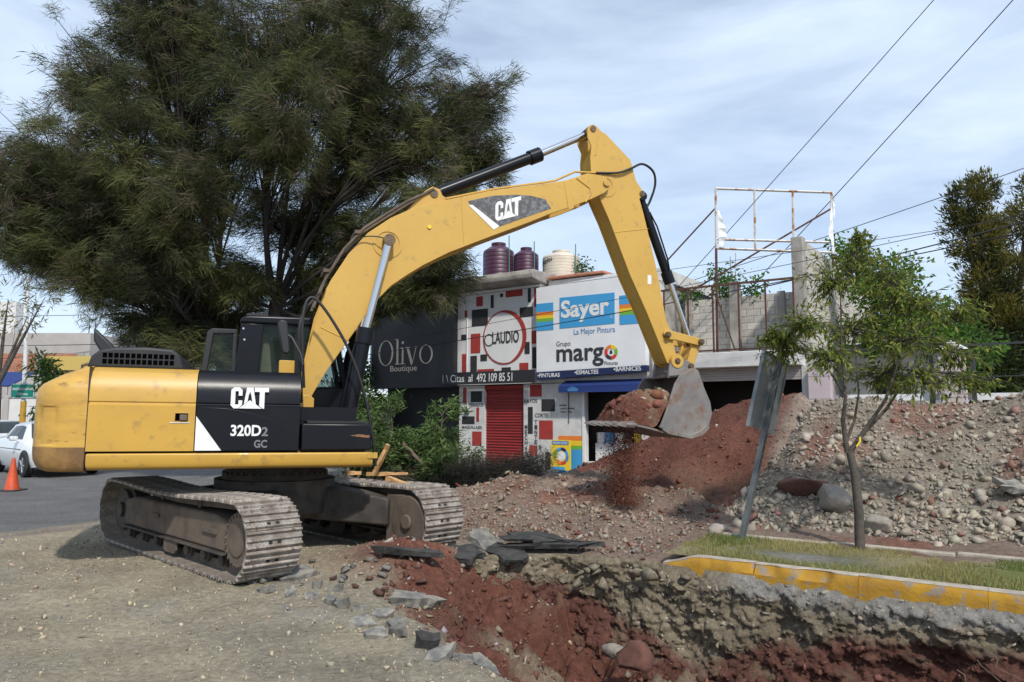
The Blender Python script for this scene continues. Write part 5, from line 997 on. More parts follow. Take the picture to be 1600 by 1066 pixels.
# --- stick
SK = [(4.66,6.53),(4.70,6.60),(4.76,6.63),(4.83,6.60),(4.92,6.52),(4.99,6.50),(5.45,6.11),(5.49,5.99),(5.56,5.76),(5.67,5.62),(5.70,5.55),(5.66,5.49),(5.62,5.46),(5.70,5.2),(5.92,4.36),(6.11,3.44),(6.2,3.25),(6.28,2.91),(6.36,2.78),(6.33,2.68),(6.24,2.66),(6.12,2.72),(5.95,3.09),(5.74,3.55),(5.43,4.16),(5.06,5.03),(4.88,5.39),(4.80,5.60),(4.73,5.75),(4.71,6.05),(4.73,6.25),(4.66,6.40)]
sk2 = [p for p in SK if not (p[1] > 6.15 and p[0] < 4.9)]
stick = eb(MB().prism(inset(sk2, .03), -.1745, .1745), 'stick', 'yellow_boom', smooth=40)
eb(MB().prism(SK, -.205, -.175).prism(SK, .175, .205), 'side_plate', 'yellow_boom', stick, bevel=.006, split=True)
eb(ribbon([(5.16, 4.84), (5.78, 4.96)], .006, -.206), 'weld_seam', 'yellow_boom', stick); eb(ribbon([(4.86, 6.46), (4.80, 6.10)], .010, -.206), 'weld_seam', 'yellow_boom', stick)
eb(ringmb((4.99, 5.62), .12, .20, -.215, -.2055, n=26), 'pivot_boss', 'yellow_boom', stick)
for q in [(4.76, 6.55), (5.67, 5.55)]: eb(MB().cyl((q[0], -.225, q[1]), (q[0], .225, q[1]), .05, n=16), 'pin', 'pin', stick, smooth=40)
eb(MB().box((5.76, -.2095, 4.02), (5.83, -.2056, 4.17)), 'warning_sticker', 'white_paint', stick)
c = eb(MB().cyl((2.23, 0, 5.235), (3.80, 0, 6.02), .095, n=20), 'stick_cylinder', 'black', smooth=40)
eb(MB().cyl((3.72, 0, 5.98), (3.90, 0, 6.07), .12, n=20), 'gland', 'black', c, smooth=40); eb(MB().cyl((3.90, 0, 6.07), (4.70, 0, 6.50), .058, n=16), 'rod', 'chrome', c, smooth=40); eb(MB().cyl((4.76, -.10, 6.54), (4.76, .10, 6.54), .085, n=16), 'rod_eye', 'pin', c, smooth=40); eb(MB().cyl((2.13, -.06, 5.18), (2.13, .06, 5.18), .10, n=16), 'base_eye', 'black', c, smooth=40); eb(MB().cyl((2.15, 0, 5.19), (2.25, 0, 5.245), .10, n=16), 'base_neck', 'black', c)
c = eb(MB().cyl((5.80, 0, 5.42), (6.28, 0, 4.20), .075, n=18), 'bucket_cylinder', 'black', smooth=40)
eb(MB().cyl((6.24, 0, 4.30), (6.32, 0, 4.10), .098, n=18), 'gland', 'black', c, smooth=40); eb(MB().cyl((6.32, 0, 4.10), (6.68, 0, 3.16), .046, n=14), 'rod', 'chrome', c, smooth=40); eb(MB().cyl((5.76, -.08, 5.56), (5.76, .08, 5.56), .08, n=14).cyl((5.76, 0, 5.55), (5.82, 0, 5.38), .06, n=12), 'base_eye', 'black', c, smooth=40)
eb(MB().tube([(5.90, -.05, 5.30), (6.02, -.09, 5.05), (6.22, -.09, 4.5), (6.28, -.08, 4.2)], .014, 6), 'oil_pipe', 'black', c)
hose([(4.80, -.22, 5.80), (5.19, -.25, 5.84), (5.43, -.25, 5.94), (5.67, -.22, 6.06), (5.90, -.18, 5.97), (5.97, -.12, 5.76), (5.90, -.06, 5.48), (5.84, -.05, 5.38)], .02, par=stick)
# --- linkage and bucket
for y in (-.255, .205): eb(MB().prism([(6.03, 3.20), (6.07, 3.27), (6.15, 3.26), (6.70, 3.16), (6.80, 3.13), (6.81, 3.05), (6.74, 3.02), (6.25, 3.10), (6.10, 3.10)], y, y+.05), 'guide_link', 'yellow_boom', bevel=.012)
eb(MB().prism([(6.64, 3.10), (6.80, 3.10), (6.62, 2.62), (6.46, 2.62)], -.20, -.11).prism([(6.64, 3.10), (6.80, 3.10), (6.62, 2.62), (6.46, 2.62)], .11, .20).prism([(6.62, 3.0), (6.72, 3.0), (6.62, 2.8), (6.52, 2.8)], -.11, .11), 'bucket_link', 'yellow_boom', bevel=.012)
for q in [(6.10, 3.18), (6.74, 3.09), (6.27, 2.75), (6.53, 2.67)]: eb(MB().cyl((q[0], -.30, q[1]), (q[0], .30, q[1]), .05, n=14).cyl((q[0], -.315, q[1]), (q[0], -.30, q[1]), .035, n=10), 'link_pin', 'pin', smooth=40)
BW = .60
SIDE = [(6.12,2.50),(6.02,2.36),(5.78,1.74),(5.72,1.66),(5.90,1.55),(6.28,1.48),(6.5,1.53),(6.64,1.67),(6.71,1.88),(6.68,2.07),(6.56,2.32),(6.47,2.56),(6.40,2.62),(6.30,2.58)]
SHELL = [(5.20, 1.70), (5.55, 1.635), (5.90, 1.55), (6.28, 1.48), (6.5, 1.53), (6.64, 1.67), (6.71, 1.88), (6.68, 2.07), (6.56, 2.32), (6.47, 2.56), (6.40, 2.62), (6.12, 2.50)]
sh_in = inset(SHELL+[(6.1, 2.4)], 0)
def offp(pts, d):
    out = []
    for i, p in enumerate(pts):
        a = Vector(pts[max(i-1, 0)]); b = Vector(pts[min(i+1, len(pts)-1)]); t = (b-a).normalized(); out.append((p[0]-t.y*d, p[1]+t.x*d))
    return out
bk = eb(MB().prism(SHELL+offp(SHELL, .03)[::-1], -BW+.031, BW-.031), 'bucket', 'bucket', smooth=35)
eb(MB().prism(SIDE, -BW, -BW+.03).prism(SIDE, BW-.03, BW), 'side_plate', 'bucket', bk, bevel=.006, split=True)
eb(MB().prism([(6.03, 2.34), (6.00, 2.29), (5.72, 1.66), (5.78, 1.64)], -BW-.025, -BW-.0005).prism([(6.03, 2.34), (6.00, 2.29), (5.72, 1.66), (5.78, 1.64)], BW+.0005, BW+.025), 'side_cutter', 'bucket', bk, bevel=.006, split=True)
eb(MB().prism([(6.06, 1.52), (6.30, 1.475), (6.50, 1.525), (6.66, 1.66), (6.58, 1.70), (6.46, 1.60), (6.28, 1.55), (6.08, 1.58)], -BW-.022, -BW-.0005).prism([(6.06, 1.52), (6.30, 1.475), (6.50, 1.525), (6.66, 1.66), (6.58, 1.70), (6.46, 1.60), (6.28, 1.55), (6.08, 1.58)], BW+.0005, BW+.022), 'wear_plate', 'bucket', bk, bevel=.006, split=True)
eb(MB().box((5.16, -BW+.01, 1.675), (5.34, BW-.01, 1.72)), 'cutting_lip', 'bucket', bk, bevel=.01)
for i in range(5):
    y = -BW+.08+i*(2*BW-.16)/4; eb(MB().add([(5.30, y-.055, 1.655), (5.30, y+.055, 1.655), (5.30, y+.055, 1.755), (5.30, y-.055, 1.755), (5.12, y-.05, 1.66), (5.12, y+.05, 1.66), (5.12, y+.05, 1.75), (5.12, y-.05, 1.75), (4.96, y-.03, 1.70), (4.96, y+.03, 1.70), (4.96, y+.03, 1.715), (4.96, y-.03, 1.715)], [(0, 1, 2, 3)]+[(a, a+4, (a+1) % 4+4, (a+1) % 4) for a in range(4)]+[(a+4, a+8, (a+1) % 4+8, (a+1) % 4+4) for a in range(4)]+[(11, 10, 9, 8)]), 'tooth', 'bucket', bk)
for y in (-.27, .22): eb(MB().prism([(6.10, 2.46), (6.14, 2.72), (6.22, 2.84), (6.34, 2.82), (6.48, 2.76), (6.58, 2.72), (6.60, 2.60), (6.50, 2.50)], y, y+.05), 'bucket_ear', 'bucket', bk, bevel=.012)
for y in (-.285, .225): eb(ringmb((6.27, 2.75), .05, .115, y, y+.06, n=22), 'pivot_bush', 'yellow_boom', bk)

# earth in the bucket, and the crumbs falling from its lip
EXM = Matrix.Translation((-3.29, 10.35, 0))@(Matrix.Rotation(.34, 4, 'Z')@Matrix.Rotation(.012, 4, 'Y'))
def load():
    nx, ny = 60, 56; V = []; F = []
    for i in range(nx):
        for j in range(ny):
            u = i/(nx-1); w = j/(ny-1); x = 5.14+u*1.45; y = (-.56+1.12*w)
            fl = float(np.interp(x, [5.14, 5.2, 5.55, 5.9, 6.28, 6.6], [1.725, 1.735, 1.675, 1.59, 1.53, 1.65])); sn_ = math.sin(math.pi*w); ef = float(sst(5.62, 5.95, x)); edge = (sn_**.6)*(1-ef)+(.62+.38*sn_)*ef
            hh = (.72*math.sin(min(u*1.1, 1)*math.pi*.60)**.5)*edge
            zt = fl+hh+(.06*float(fbm(np.array([x*4]), np.array([y*4]), 3, 5)[0])+.07*float(fbm(np.array([x*11]), np.array([y*11]), 3, 6)[0]))*min(1, hh*4)
            V.append(EXM@Vector((x, y, zt)))
    for i in range(nx-1):
        for j in range(ny-1): F.append((i*ny+j, (i+1)*ny+j, (i+1)*ny+j+1, i*ny+j+1))
    V = np.array([v[:] for v in V]); c = mixc(RED*1.15, (.25, .17, .11), sst(-.1, .4, fbm(V[:, 0]*2.5, V[:, 1]*2.5, 3, 9)))
    return link('bucket_soil', np_mesh('bucket_soil', V, np.array(F), M['heap'], c, True))
tag(load(), 'heaped red-brown soil and stones carried in the excavator bucket', 'soil')
n = 420; lx = RNG.uniform(5.15, 6.35, n); ly = RNG.uniform(-.54, .54, n); uu = (lx-5.14)/1.45; ef = sst(5.62, 5.95, lx); sn_ = np.sin(np.pi*(ly+.56)/1.12); lz = np.interp(lx, [5.14, 5.2, 5.55, 5.9, 6.28, 6.6], [1.725, 1.735, 1.675, 1.59, 1.53, 1.65])+.72*np.sin(np.minimum(uu*1.1, 1)*np.pi*.60)**.5*((sn_**.6)*(1-ef)+(.62+.38*sn_)*ef)
W = np.array([(EXM@Vector((a, b, c_)))[:] for a, b, c_ in zip(lx, ly, lz)]); sz = np.clip(RNG.lognormal(-4.0, .85, n), .008, .17); c = cvar(RED*1.1, n, .3); q = RNG.random(n); c[q < .3] = cvar((.3, .24, .19), n)[q < .3]
tag(pebbles('bucket_stones', W, sz, c), 'stones and clods on top of the bucket load', 'soil', kind='stuff')
n = 22000; u = RNG.random(n); lx = 5.25+.55*u**1.0*0+RNG.normal(size=n)*.13+.14; ly = RNG.normal(size=n)*.22; lz = 1.66-RNG.random(n)**.8*1.25
W = np.array([(EXM@Vector((a, b, c_)))[:] for a, b, c_ in zip(lx, ly, lz)]); sz = np.clip(RNG.lognormal(-5.15, .55, n), .002, .03)
tag(pebbles('falling_soil', W, sz, cvar(RED*1.15, n, .3)), 'red soil crumbs falling from the bucket lip onto the heap', 'soil', kind='stuff')
# splintered timber lying on the far track
tw = EXM@TR_
for i, (x, y, z, l, w, ry_, rz_, lab) in enumerate([(.55, 1.25, .93, .5, .05, -1.1, .4, 'upright pale split plank stuck on the far track'), (.25, 1.35, .92, .75, .05, -.06, .25, 'long pale timber splinter lying along the far track'), (.85, 1.3, .90, .7, .06, .10, -.15, 'twisted brown timber splinter near the front of the far track'), (-.25, 1.3, .91, .25, .07, 0, .8, 'short timber offcut at the rear on the far track')]):
    r = random.Random(i); m = MB(); k = 7
    v = []
    for j in range(k):
        t = j/(k-1); ww = w*(1-.75*abs(t-.4)**1.2)*r.uniform(.7, 1.1); hh = .025*r.uniform(.6, 1.2); oy = r.uniform(-.012, .012)
        v += [(l*t, oy-ww, -hh), (l*t, oy+ww, -hh), (l*t, oy+ww*.8, hh), (l*t, oy-ww*.8, hh)]
    f = [(0, 1, 2, 3), (4*k-1, 4*k-2, 4*k-3, 4*k-4)]+[(4*j+a, 4*j+4+a, 4*j+4+(a+1) % 4, 4*j+(a+1) % 4) for j in range(k-1) for a in range(4)]
    o = m.add(v, f).build('timber_splinter', M['wood']); o.matrix_world = tw@Matrix.Translation((x, y, z))@Matrix.Rotation(rz_, 4, 'Z')@Matrix.Rotation(ry_, 4, 'Y'); tag(o, lab, 'timber')

# ------------------------------------------------------------------ leaning traffic sign seen from behind
sgn = thing('traffic_sign', 'leaning grey traffic sign seen edge-on from behind on the island', 'traffic sign', (3.07, 10.1, .12))
wb(MB().prism([(-.045, 0), (.045, 0), (.035, 2.62), (-.035, 2.62)], -.02, .02).box((-.045, -.045, 0), (-.03, -.02, 2.6)).box((.03, -.045, 0), (.045, -.02, 2.6)).xf(Matrix.Translation((3.07, 10.1, .12))@Matrix.Rotation(.245, 4, 'Y')@Matrix.Rotation(.9, 4, 'Z')), 'post', M['post'], sgn)
Ms = Matrix.Translation((3.07, 10.1, .12))@Matrix.Rotation(.245, 4, 'Y')@Matrix.Rotation(.88, 4, 'Z')
wb(MB().box((-.46, .05, 1.5), (.46, .062, 2.52)).xf(Ms), 'plate', M['grey_steel'], sgn)
wb(MB().box((-.47, .03, 1.49), (-.45, .075, 2.53)).box((.45, .03, 1.49), (.47, .075, 2.53)).box((-.47, .03, 2.52), (.47, .075, 2.535)).box((-.05, .02, 1.5), (.05, .05, 2.5)).xf(Ms), 'rim', M['grey_steel'], sgn)

# ------------------------------------------------------------------ overhead cables
def cable(p0, p1, sag, r, label):
    p0 = Vector(p0); p1 = Vector(p1); P = []
    for i in range(25): t = i/24; q = p0.lerp(p1, t); q.z -= sag*4*t*(1-t); P.append(q)
    o = MB().tube(P, r, 5).build('overhead_cable', M['wire']); return tag(o, label, 'cable', 'overhead cables')
cable(st(-24, 17.9, 3.55), st(6, 17.9, 6.2), .35, .013, 'thick black cable crossing the shop signs, lower of the pair')
cable(st(-24, 17.9, 3.85), st(6, 17.9, 6.55), .30, .008, 'thin black cable just above the thick one across the signs')
cable(st(-24, 17.7, 5.55), st(6, 17.7, 6.0), .30, .007, 'thin cable crossing the top of the shop signs')
cable(st(-12, 24, 5.2), st(12, 24, 9.3), .3, .02, 'dark cable passing behind the billboard frame to the right')
cable(st(-12, 24, 5.8), st(12, 24, 11.6), .3, .012, 'thin cable rising to the right above the terrace wall')
cable((7.6, 22, 6.0), (13.2, 14, 13.5), .05, .012, 'steep guy cable rising to the upper right, right one')
cable((4.4, 21, 5.0), (11.6, 14, 13.6), .05, .010, 'steep guy cable rising to the upper right, left one')
cable((-60, 42, 6.0), (-8, 46, 6.6), .5, .022, 'cable over the far street at the left, lower one')
cable((-60, 42, 7.5), (-8, 46, 8.6), .5, .018, 'cable over the far street at the left, upper one')

# ------------------------------------------------------------------ vegetation
def bez(p0, p1, p2, n):
    return [tuple((1-t)**2*np.array(p0)+2*t*(1-t)*np.array(p1)+t*t*np.array(p2)) for t in np.linspace(0, 1, n)]
class Tubes:
    """many thin branches gathered into one mesh, vectorised per branch"""
    def __init__(s): s.V = []; s.F = []; s.n = 0
    def add(s, path, r0, r1, k=5):
        P = np.asarray(path, float); m = len(P); d = np.gradient(P, axis=0); d /= np.linalg.norm(d, axis=1)[:, None]+1e-9
        ref = np.array([.31, .87, .2]); a = np.cross(d, ref); a /= np.linalg.norm(a, axis=1)[:, None]+1e-9; b = np.cross(d, a); r = np.linspace(r0, r1, m)[:, None]
        th = np.arange(k)*2*np.pi/k; V = (P[:, None]+(a[:, None]*np.cos(th)[None, :, None]+b[:, None]*np.sin(th)[None, :, None])*r[:, None])
        I = s.n+np.arange(m*k).reshape(m, k); J = np.roll(I, -1, 1); s.F.append(np.stack([I[:-1], J[:-1], J[1:], I[1:]], -1).reshape(-1, 4)); s.V.append(V.reshape(-1, 3)); s.n += m*k
    def build(s, name, mt, parent=None): return link(name, np_mesh(name, np.concatenate(s.V), np.concatenate(s.F), mt, None, True), parent)
def needles(C, N, length, width, dirs, col, spread, droop=.5, rng=RNG):
    """N thin pointed sprays round each cluster centre C"""
    m = len(C); B = np.repeat(C, N, 0)+rng.normal(size=(m*N, 3))*np.repeat(spread, N)[:, None]
    d = np.repeat(dirs, N, 0)+rng.normal(size=(m*N, 3))*.55; d[:, 2] -= droop; d /= np.linalg.norm(d, axis=1)[:, None]
    L = (length*rng.uniform(.5, 1.4, m*N))[:, None]; s = np.cross(d, rng.normal(size=(m*N, 3))); s /= np.linalg.norm(s, axis=1)[:, None]+1e-9
    W = width*rng.uniform(.7, 1.4, m*N)[:, None]; mid = B+d*L*.45; mid[:, 2] -= 0; tip = B+d*L; tip[:, 2] -= (L[:, 0]**2)*.25
    V = np.stack([B-s*W*.3, mid+s*W, tip, mid-s*W], 1).reshape(-1, 3); F = np.arange(m*N*4).reshape(-1, 4)
    c = np.repeat(col, N, 0)*rng.uniform(.7, 1.35, (m*N, 1)); return V, F, np.repeat(c, 4, 0)

LOBES = [(-7.2,19.2,5.3,.9),(-6.2,20.6,4.2,1.0),(-5.2,20.4,5.4,.8),(-13.2,19.3,7.2,1.2),(-11.2,19.0,5.3,.8),(-9.3,19.8,3.5,1.0),(-7.7,20.6,3.6,1.1),(-10.8,19.2,7.4,1.3),(-10.4,19.8,13.2,1.4),(-8.9,19.0,13.9,1.9),(-5.2,19.6,13.6,1.9),(-3.6,19.2,13.0,1.5),(-11.2,19.5,11.0,1.8),(-9.51,20.5,12.49,2.5),(-5.72,18.5,11.45,2.25),(-3.18,19.5,11.23,2.03),(-1.75,19.5,9.58,1.61),(-4.52,21.0,9.6,2.19),(-12.89,19.5,8.32,1.87),(-12.95,19.0,6.26,1.16),(-9.85,18.0,8.49,2.03),(-8.49,21.0,9.99,2.56),(-0.7,19.5,8.68,.85),(-1.81,18.5,6.98,1.13),(-1.75,18.0,5.3,.78),(-8.83,18.5,5.81,1.29),(-10.06,20.5,4.41,1.25),(-8.65,21.0,4.48,1.46),(-11.86,20.0,6.49,1.3),(-6.16,21.0,7.67,1.83),(-3.81,20.5,6.61,1.07),(-2.6,18.5,4.98,.72),(-7.79,17.5,7.02,1.37),(-13.9,20.5,8.9,.9),(-5.52,17.0,9.06,1.77),(-.9,20.0,10.6,.9)]
big = thing('evergreen_tree', 'huge dark feathery evergreen tree spreading behind the excavator', 'tree', (-6.9, 19.6, 0))
BASE = np.array((-6.9, 19.6, 0)); rg = np.random.default_rng(5)
tr = Tubes(); tr.add([(-6.9-BASE[0], 0, -.2), (-6.95-BASE[0], 0, 1.0), (-6.85-BASE[0], .05, 2.4)], .46, .36, 12)
tr.add([(-.05, 0, 1.6), (-.7, .1, 2.8), (-1.3, .1, 4.2)], .28, .18, 9); tr.add([(.0, 0, 1.8), (.5, 0, 3.2), (.6, -.1, 4.8)], .30, .18, 9); tr.build('trunk', M['bark'], big)
br = Tubes(); CC = []; DD = []; KK = []
forks = [np.array((-1.3, .1, 4.1)), np.array((.6, -.1, 4.6)), np.array((-.05, .05, 2.6)), np.array((-.75, .1, 2.9))]
for li, (x, y, z, r) in enumerate(LOBES):
    c = np.array((x, y, z))-BASE
    f = min(forks, key=lambda q: np.linalg.norm((c-q)*np.array((1, 1, .5)))); f = forks[2] if z < 5 else f
    mid = f*.5+c*.5+np.array((0, 0, -.10*np.linalg.norm(c-f)))*(1 if z < 9 else -.2)+rg.normal(size=3)*.55
    limb = bez(f, mid, c, 14); br.add(limb, .035+.022*r, .02, 6)
    nsub = int(12+14*r)
    for k in range(nsub):
        t = rg.uniform(.35, 1); p = np.array(limb[int(t*13)]); u = rg.normal(size=3); u /= np.linalg.norm(u); u[2] = u[2]*.75+.12
        e = c+u*r*rg.uniform(.55, 1.05); e2 = (p+e)/2+rg.normal(size=3)*.15*r+np.array((0, 0, .15*r)); sub = bez(p, e2, e, 8); br.add(sub, .028, .008, 4)
        for j in range(5):
            q = np.array(sub[rg.integers(3, 8)]); w = rg.normal(size=3); w[2] = w[2]*.6+.1; w /= np.linalg.norm(w); ln = rg.uniform(.3, .8)*(.5+.35*r); tw_ = bez(q, q+w*ln*.6+np.array((0, 0, .06)), q+w*ln+np.array((0, 0, -.05)), 4); br.add(tw_, .010, .004, 3)
            for h in (.45, .75, 1.0): CC.append(q+(np.array(tw_[-1])-q)*h); DD.append(w); KK.append(li)
br.build('branches', M['bark'], big)
CC = np.array(CC); DD = np.array(DD); m = len(CC)
g = vn(CC[:, 0]*1.1+CC[:, 2]*.7, CC[:, 2]*1.1+CC[:, 1], 7)
colr = mixc((.036, .044, .016), (.105, .115, .038), sst(.35, .75, g+rg.normal(size=m)*.12)); bro = rg.random(m) < .14; colr[bro] = (.11, .086, .06)
pv, pf, pc = needles(CC, int(820000/m), .27, .0062, DD*.9, colr, np.full(m, .10), .35, rg)
q4 = pv.reshape(-1, 4, 3); pv = np.stack([q4[:, 0], q4[:, 1], q4[:, 2]], 1).reshape(-1, 3); pf = np.arange(len(pv)).reshape(-1, 3); pc = pc.reshape(-1, 4, 3)[:, :3].reshape(-1, 3)
pv = pv.copy(); w3 = pv.reshape(-1, 3, 3); w3[:, 0] -= (w3[:, 1]-w3[:, 0])*.12
link('crown', np_mesh('crown', pv, pf, M['needle'], pc), big)
print('needle clusters', m)

def leafy(name, label, cat, base, lobes, dens, L, W, colA, colB, bark='bark', droop=.2, spread=.16, N=30, trunk_r=.12, up=0, group=None, seed=1, trunk=True, fork=.25):
    t = thing(name, label, cat, tuple(base), 0, group); r_ = np.random.default_rng(seed); B0 = np.array(base, float); C = []; D = []
    tb_ = Tubes(); top = max(q[2] for q in lobes)
    fk = np.array((0, 0, fork*(top-B0[2])))
    if trunk: tk_ = Tubes(); tk_.add([(0, 0, -.15), (0.02, 0, fk[2]*.5), tuple(fk)], trunk_r, trunk_r*.75, 8); tk_.build('trunk', M[bark], t)
    for x, y, z, r in lobes:
        c = np.array((x, y, z))-B0; limb = bez(fk, fk*.4+c*.6+np.array((0, 0, .1*r)), c, 8); tb_.add(limb, trunk_r*.5, .012, 5)
        for k in range(int(dens*r*r)+4):
            u = r_.normal(size=3); u /= np.linalg.norm(u); e = c+u*r*r_.uniform(.35, 1.05)**.7; C.append(e); d = u.copy(); d[2] += up; D.append(d)
            if k % 3 == 0: tb_.add(bez(limb[r_.integers(3, 8)], (c+e)/2, e, 4), .010, .004, 3)
    tb_.build('branches', M[bark], t); C = np.array(C); D = np.array(D); m = len(C); g = vn(C[:, 0]*1.7+C[:, 2], C[:, 2]*1.7+C[:, 1], seed)
    co = mixc(colA, colB, sst(.3, .7, g+r_.normal(size=m)*.12)); v, f, c_ = needles(C, N, L, W, D, co, np.full(m, spread), droop, r_)
    link('crown', np_mesh('crown', v, f, M['leaf'], c_), t); return t
leafy('cypress_tree', 'tall dark cypress with yellowish tips at the right edge', 'tree', (18.2, 27, 0), [(17.07,27,9.84,.66),(17.69,27,10.21,.5),(17.22,27,8.37,.94),(18.19,27.3,8.4,.7),(19.2,27,9.1,.7),(17.59,27,6.67,.95),(18.9,27.2,6.91,1.0),(18.18,26.8,4.76,1.3),(19.4,27,4.76,1.4),(19.45,27,10.08,.4),(16.9,27,9.1,.5),(17.6,27,5.6,1.0),(18.3,27,2.6,1.5)], 85, .24, .022, (.035, .045, .014), (.15, .135, .03), droop=-.3, spread=.14, N=40, trunk_r=.25, up=.5, seed=3, fork=.2)
leafy('dark_tree', 'dark leafy tree beyond the garden wall at the right', 'tree', (14.5, 26, 0), [(14.0,26,3.4,1.2),(15.4,26,4.0,1.4),(16.6,25.5,3.2,1.3),(12.6,27,3.2,1.0)], 60, .25, .03, (.02, .032, .01), (.05, .07, .02), seed=4, N=40, trunk_r=.16)
leafy('climbing_vine', 'bright green climber hanging over the party wall', 'vine', (10.6, 20.4, 2.6), [(9.6,20.2,6.0,.38),(9.9,20.0,5.2,.5),(10.6,20.0,5.5,.55),(10.4,19.8,4.6,.6),(11.2,19.8,4.3,.6),(10.0,20.2,3.9,.5),(12.2,19.6,3.6,.6),(9.3,20.4,6.5,.22)], 160, .13, .035, (.06, .13, .02), (.11, .22, .03), seed=5, N=22, trunk_r=.04)
leafy('roof_creeper', 'green creeper tumbling over the terrace wall behind the railing', 'vine', (5.6, 22.4, 3.5), [(3.9,22.9,5.2,.28),(4.6,22.5,5.2,.24),(5.4,22.0,5.25,.24),(6.3,21.4,5.3,.24),(7.0,20.9,5.35,.24),(6.6,22.4,5.75,.3),(6.5,22.6,6.1,.2),(3.6,23.2,5.5,.35)], 170, .12, .032, (.05, .11, .02), (.10, .20, .03), seed=6, N=20, trunk_r=.03)
leafy('rooftop_weed', 'small green creeper climbing beside the cream water tank', 'vine', (2.45, 24.6, 6.0), [(2.45,24.6,6.5,.17),(2.36,24.6,6.85,.13),(2.6,24.6,6.3,.18)], 260, .10, .03, (.04, .09, .02), (.08, .15, .03), seed=7, N=16, trunk_r=.02)
leafy('street_tree', 'thin bare-branched tree beside the white lamp pole', 'tree', (-20.6, 29.5, 0), [(-21.2,29.5,5.2,.8),(-19.6,29.5,5.6,.7),(-20.4,29.5,6.4,.8),(-21.6,29.5,4.0,.7),(-18.9,29.5,6.5,.5)], 10, .3, .02, (.10, .10, .03), (.16, .14, .04), bark='bark_grey', seed=8, N=14, trunk_r=.2, fork=.45)
leafy('palm_bush', 'small green feathery tree in front of the road sign', 'tree', (-18.1, 29, 0), [(-18.2,29,3.3,.45),(-18.6,29,3.7,.3),(-17.8,29,2.7,.5),(-18.3,29,2.0,.45)], 60, .32, .03, (.025, .06, .015), (.05, .10, .02), seed=9, N=26, trunk_r=.08, droop=.6)
leafy('roadside_bush', 'green bush behind the boom foot at the street side', 'bush', (-5.7, 27.2, 0), [(-5.9,27.2,1.2,.8),(-5.5,27.3,2.2,.7),(-5.6,27.2,3.4,.6),(-6.4,27.2,2.4,.7)], 90, .2, .03, (.05, .09, .02), (.10, .16, .035), seed=10, N=26, trunk_r=.06)
bwl = wthing('pale_back_wall', 'pale low wall behind the bush left of the black sign', 'wall', -6, 28); wb(MB().box((-12, 28, 0), (-3.4, 28.25, 2.3)), 'wall', M['far_white'], bwl); wb(MB().box((-12.05, 27.95, 2.301), (-3.35, 28.3, 2.42)), 'coping', M['far_grey'], bwl)

# cut branches heaped in front of the shops
cut = thing('felled_branches', 'heap of freshly cut green branches piled before the black shopfront', 'branches', (-2.6, 17.3, 0)); r_ = np.random.default_rng(31); tb_ = Tubes(); C = []; D = []
for k in range(17):
    b = np.array((r_.uniform(-1.3, 1.0), r_.uniform(-.6, .6), .05)); e = np.array((b[0]+r_.uniform(-.7, .7), b[1]+r_.uniform(-.5, .5), (r_.uniform(.7, 1.7) if k % 6 else r_.uniform(1.8, 2.3))*(1-.2*abs(b[0]+.1)))); path = bez(b, (b+e)/2+r_.normal(size=3)*.3, e, 10); tb_.add(path, .04, .010, 6)
    for j in range(9):
        p = np.array(path[r_.integers(2, 10)]); u = r_.normal(size=3); u[2] = abs(u[2])*.4; u /= np.linalg.norm(u); q = p+u*r_.uniform(.25, .7); tb_.add(bez(p, (p+q)/2+np.array((0, 0, .08)), q, 5), .012, .005, 4)
        for h in (.5, .75, 1.): C.append(p+(q-p)*h); D.append(u)
tb_.add(bez((.15, -.75, 1.15), (.55, -.8, .75), (1.0, -.85, .35), 8), .05, .045, 7)
tb_.add(bez((-1.0, -.75, .2), (-1.1, -.8, .8), (-.95, -.75, 1.4), 8), .04, .02, 6); tb_.add(bez((-.9, -.75, .25), (-.5, -.85, .8), (-.8, -.8, 1.5), 8), .025, .015, 6)
tb_.build('branch', M['bark_cut'], cut); C = np.array(C); D = np.array(D); m = len(C); co = mixc((.065, .115, .032), (.15, .22, .075), sst(.3, .7, r_.random(m)))
v, f, c_ = needles(C, 46, .16, .017, D*.8, co, np.full(m, .10), .25, r_); link('leaves', np_mesh('leaves', v, f, M['leaf'], c_), cut)
dry = thing('dry_brush', 'grey-brown dry brushwood lying before the red shutter', 'brushwood', (-.35, 17.0, 0)); tb_ = Tubes(); C = []; D = []
for k in range(95):
    b = np.array((r_.uniform(-2.0, .4), r_.uniform(-.7, .6), r_.uniform(.03, .2))); a = r_.uniform(-.5, .5); e = b+np.array((r_.uniform(.4, 1.5)*(1 if k % 4 else -1), r_.uniform(-.5, .5), r_.uniform(-.05, .75))); e[0] = min(e[0], 1.1); path = bez(b, (b+e)/2+np.array((0, 0, r_.uniform(0, .4))), e, 8); tb_.add(path, .022, .005, 4)
    for j in range(10):
        p = np.array(path[r_.integers(2, 8)]); u = r_.normal(size=3); u[2] = abs(u[2])*.5; u /= np.linalg.norm(u); q = p+u*r_.uniform(.12, .4); tb_.add(bez(p, (p+q)/2, q, 3), .006, .003, 3); C.append(q); D.append(u); C.append((p+q)/2); D.append(u)
tb_.build('twigs', M['bark_grey'], dry); C = np.array(C); D = np.array(D); m = len(C); co = mixc((.055, .055, .035), (.13, .11, .08), r_.random(m)); v, f, c_ = needles(C, 10, .16, .004, D*.7, co, np.full(m, .07), .2, r_); link('dry_leaves', np_mesh('dry_leaves', v, f, M['needle'], c_), dry)

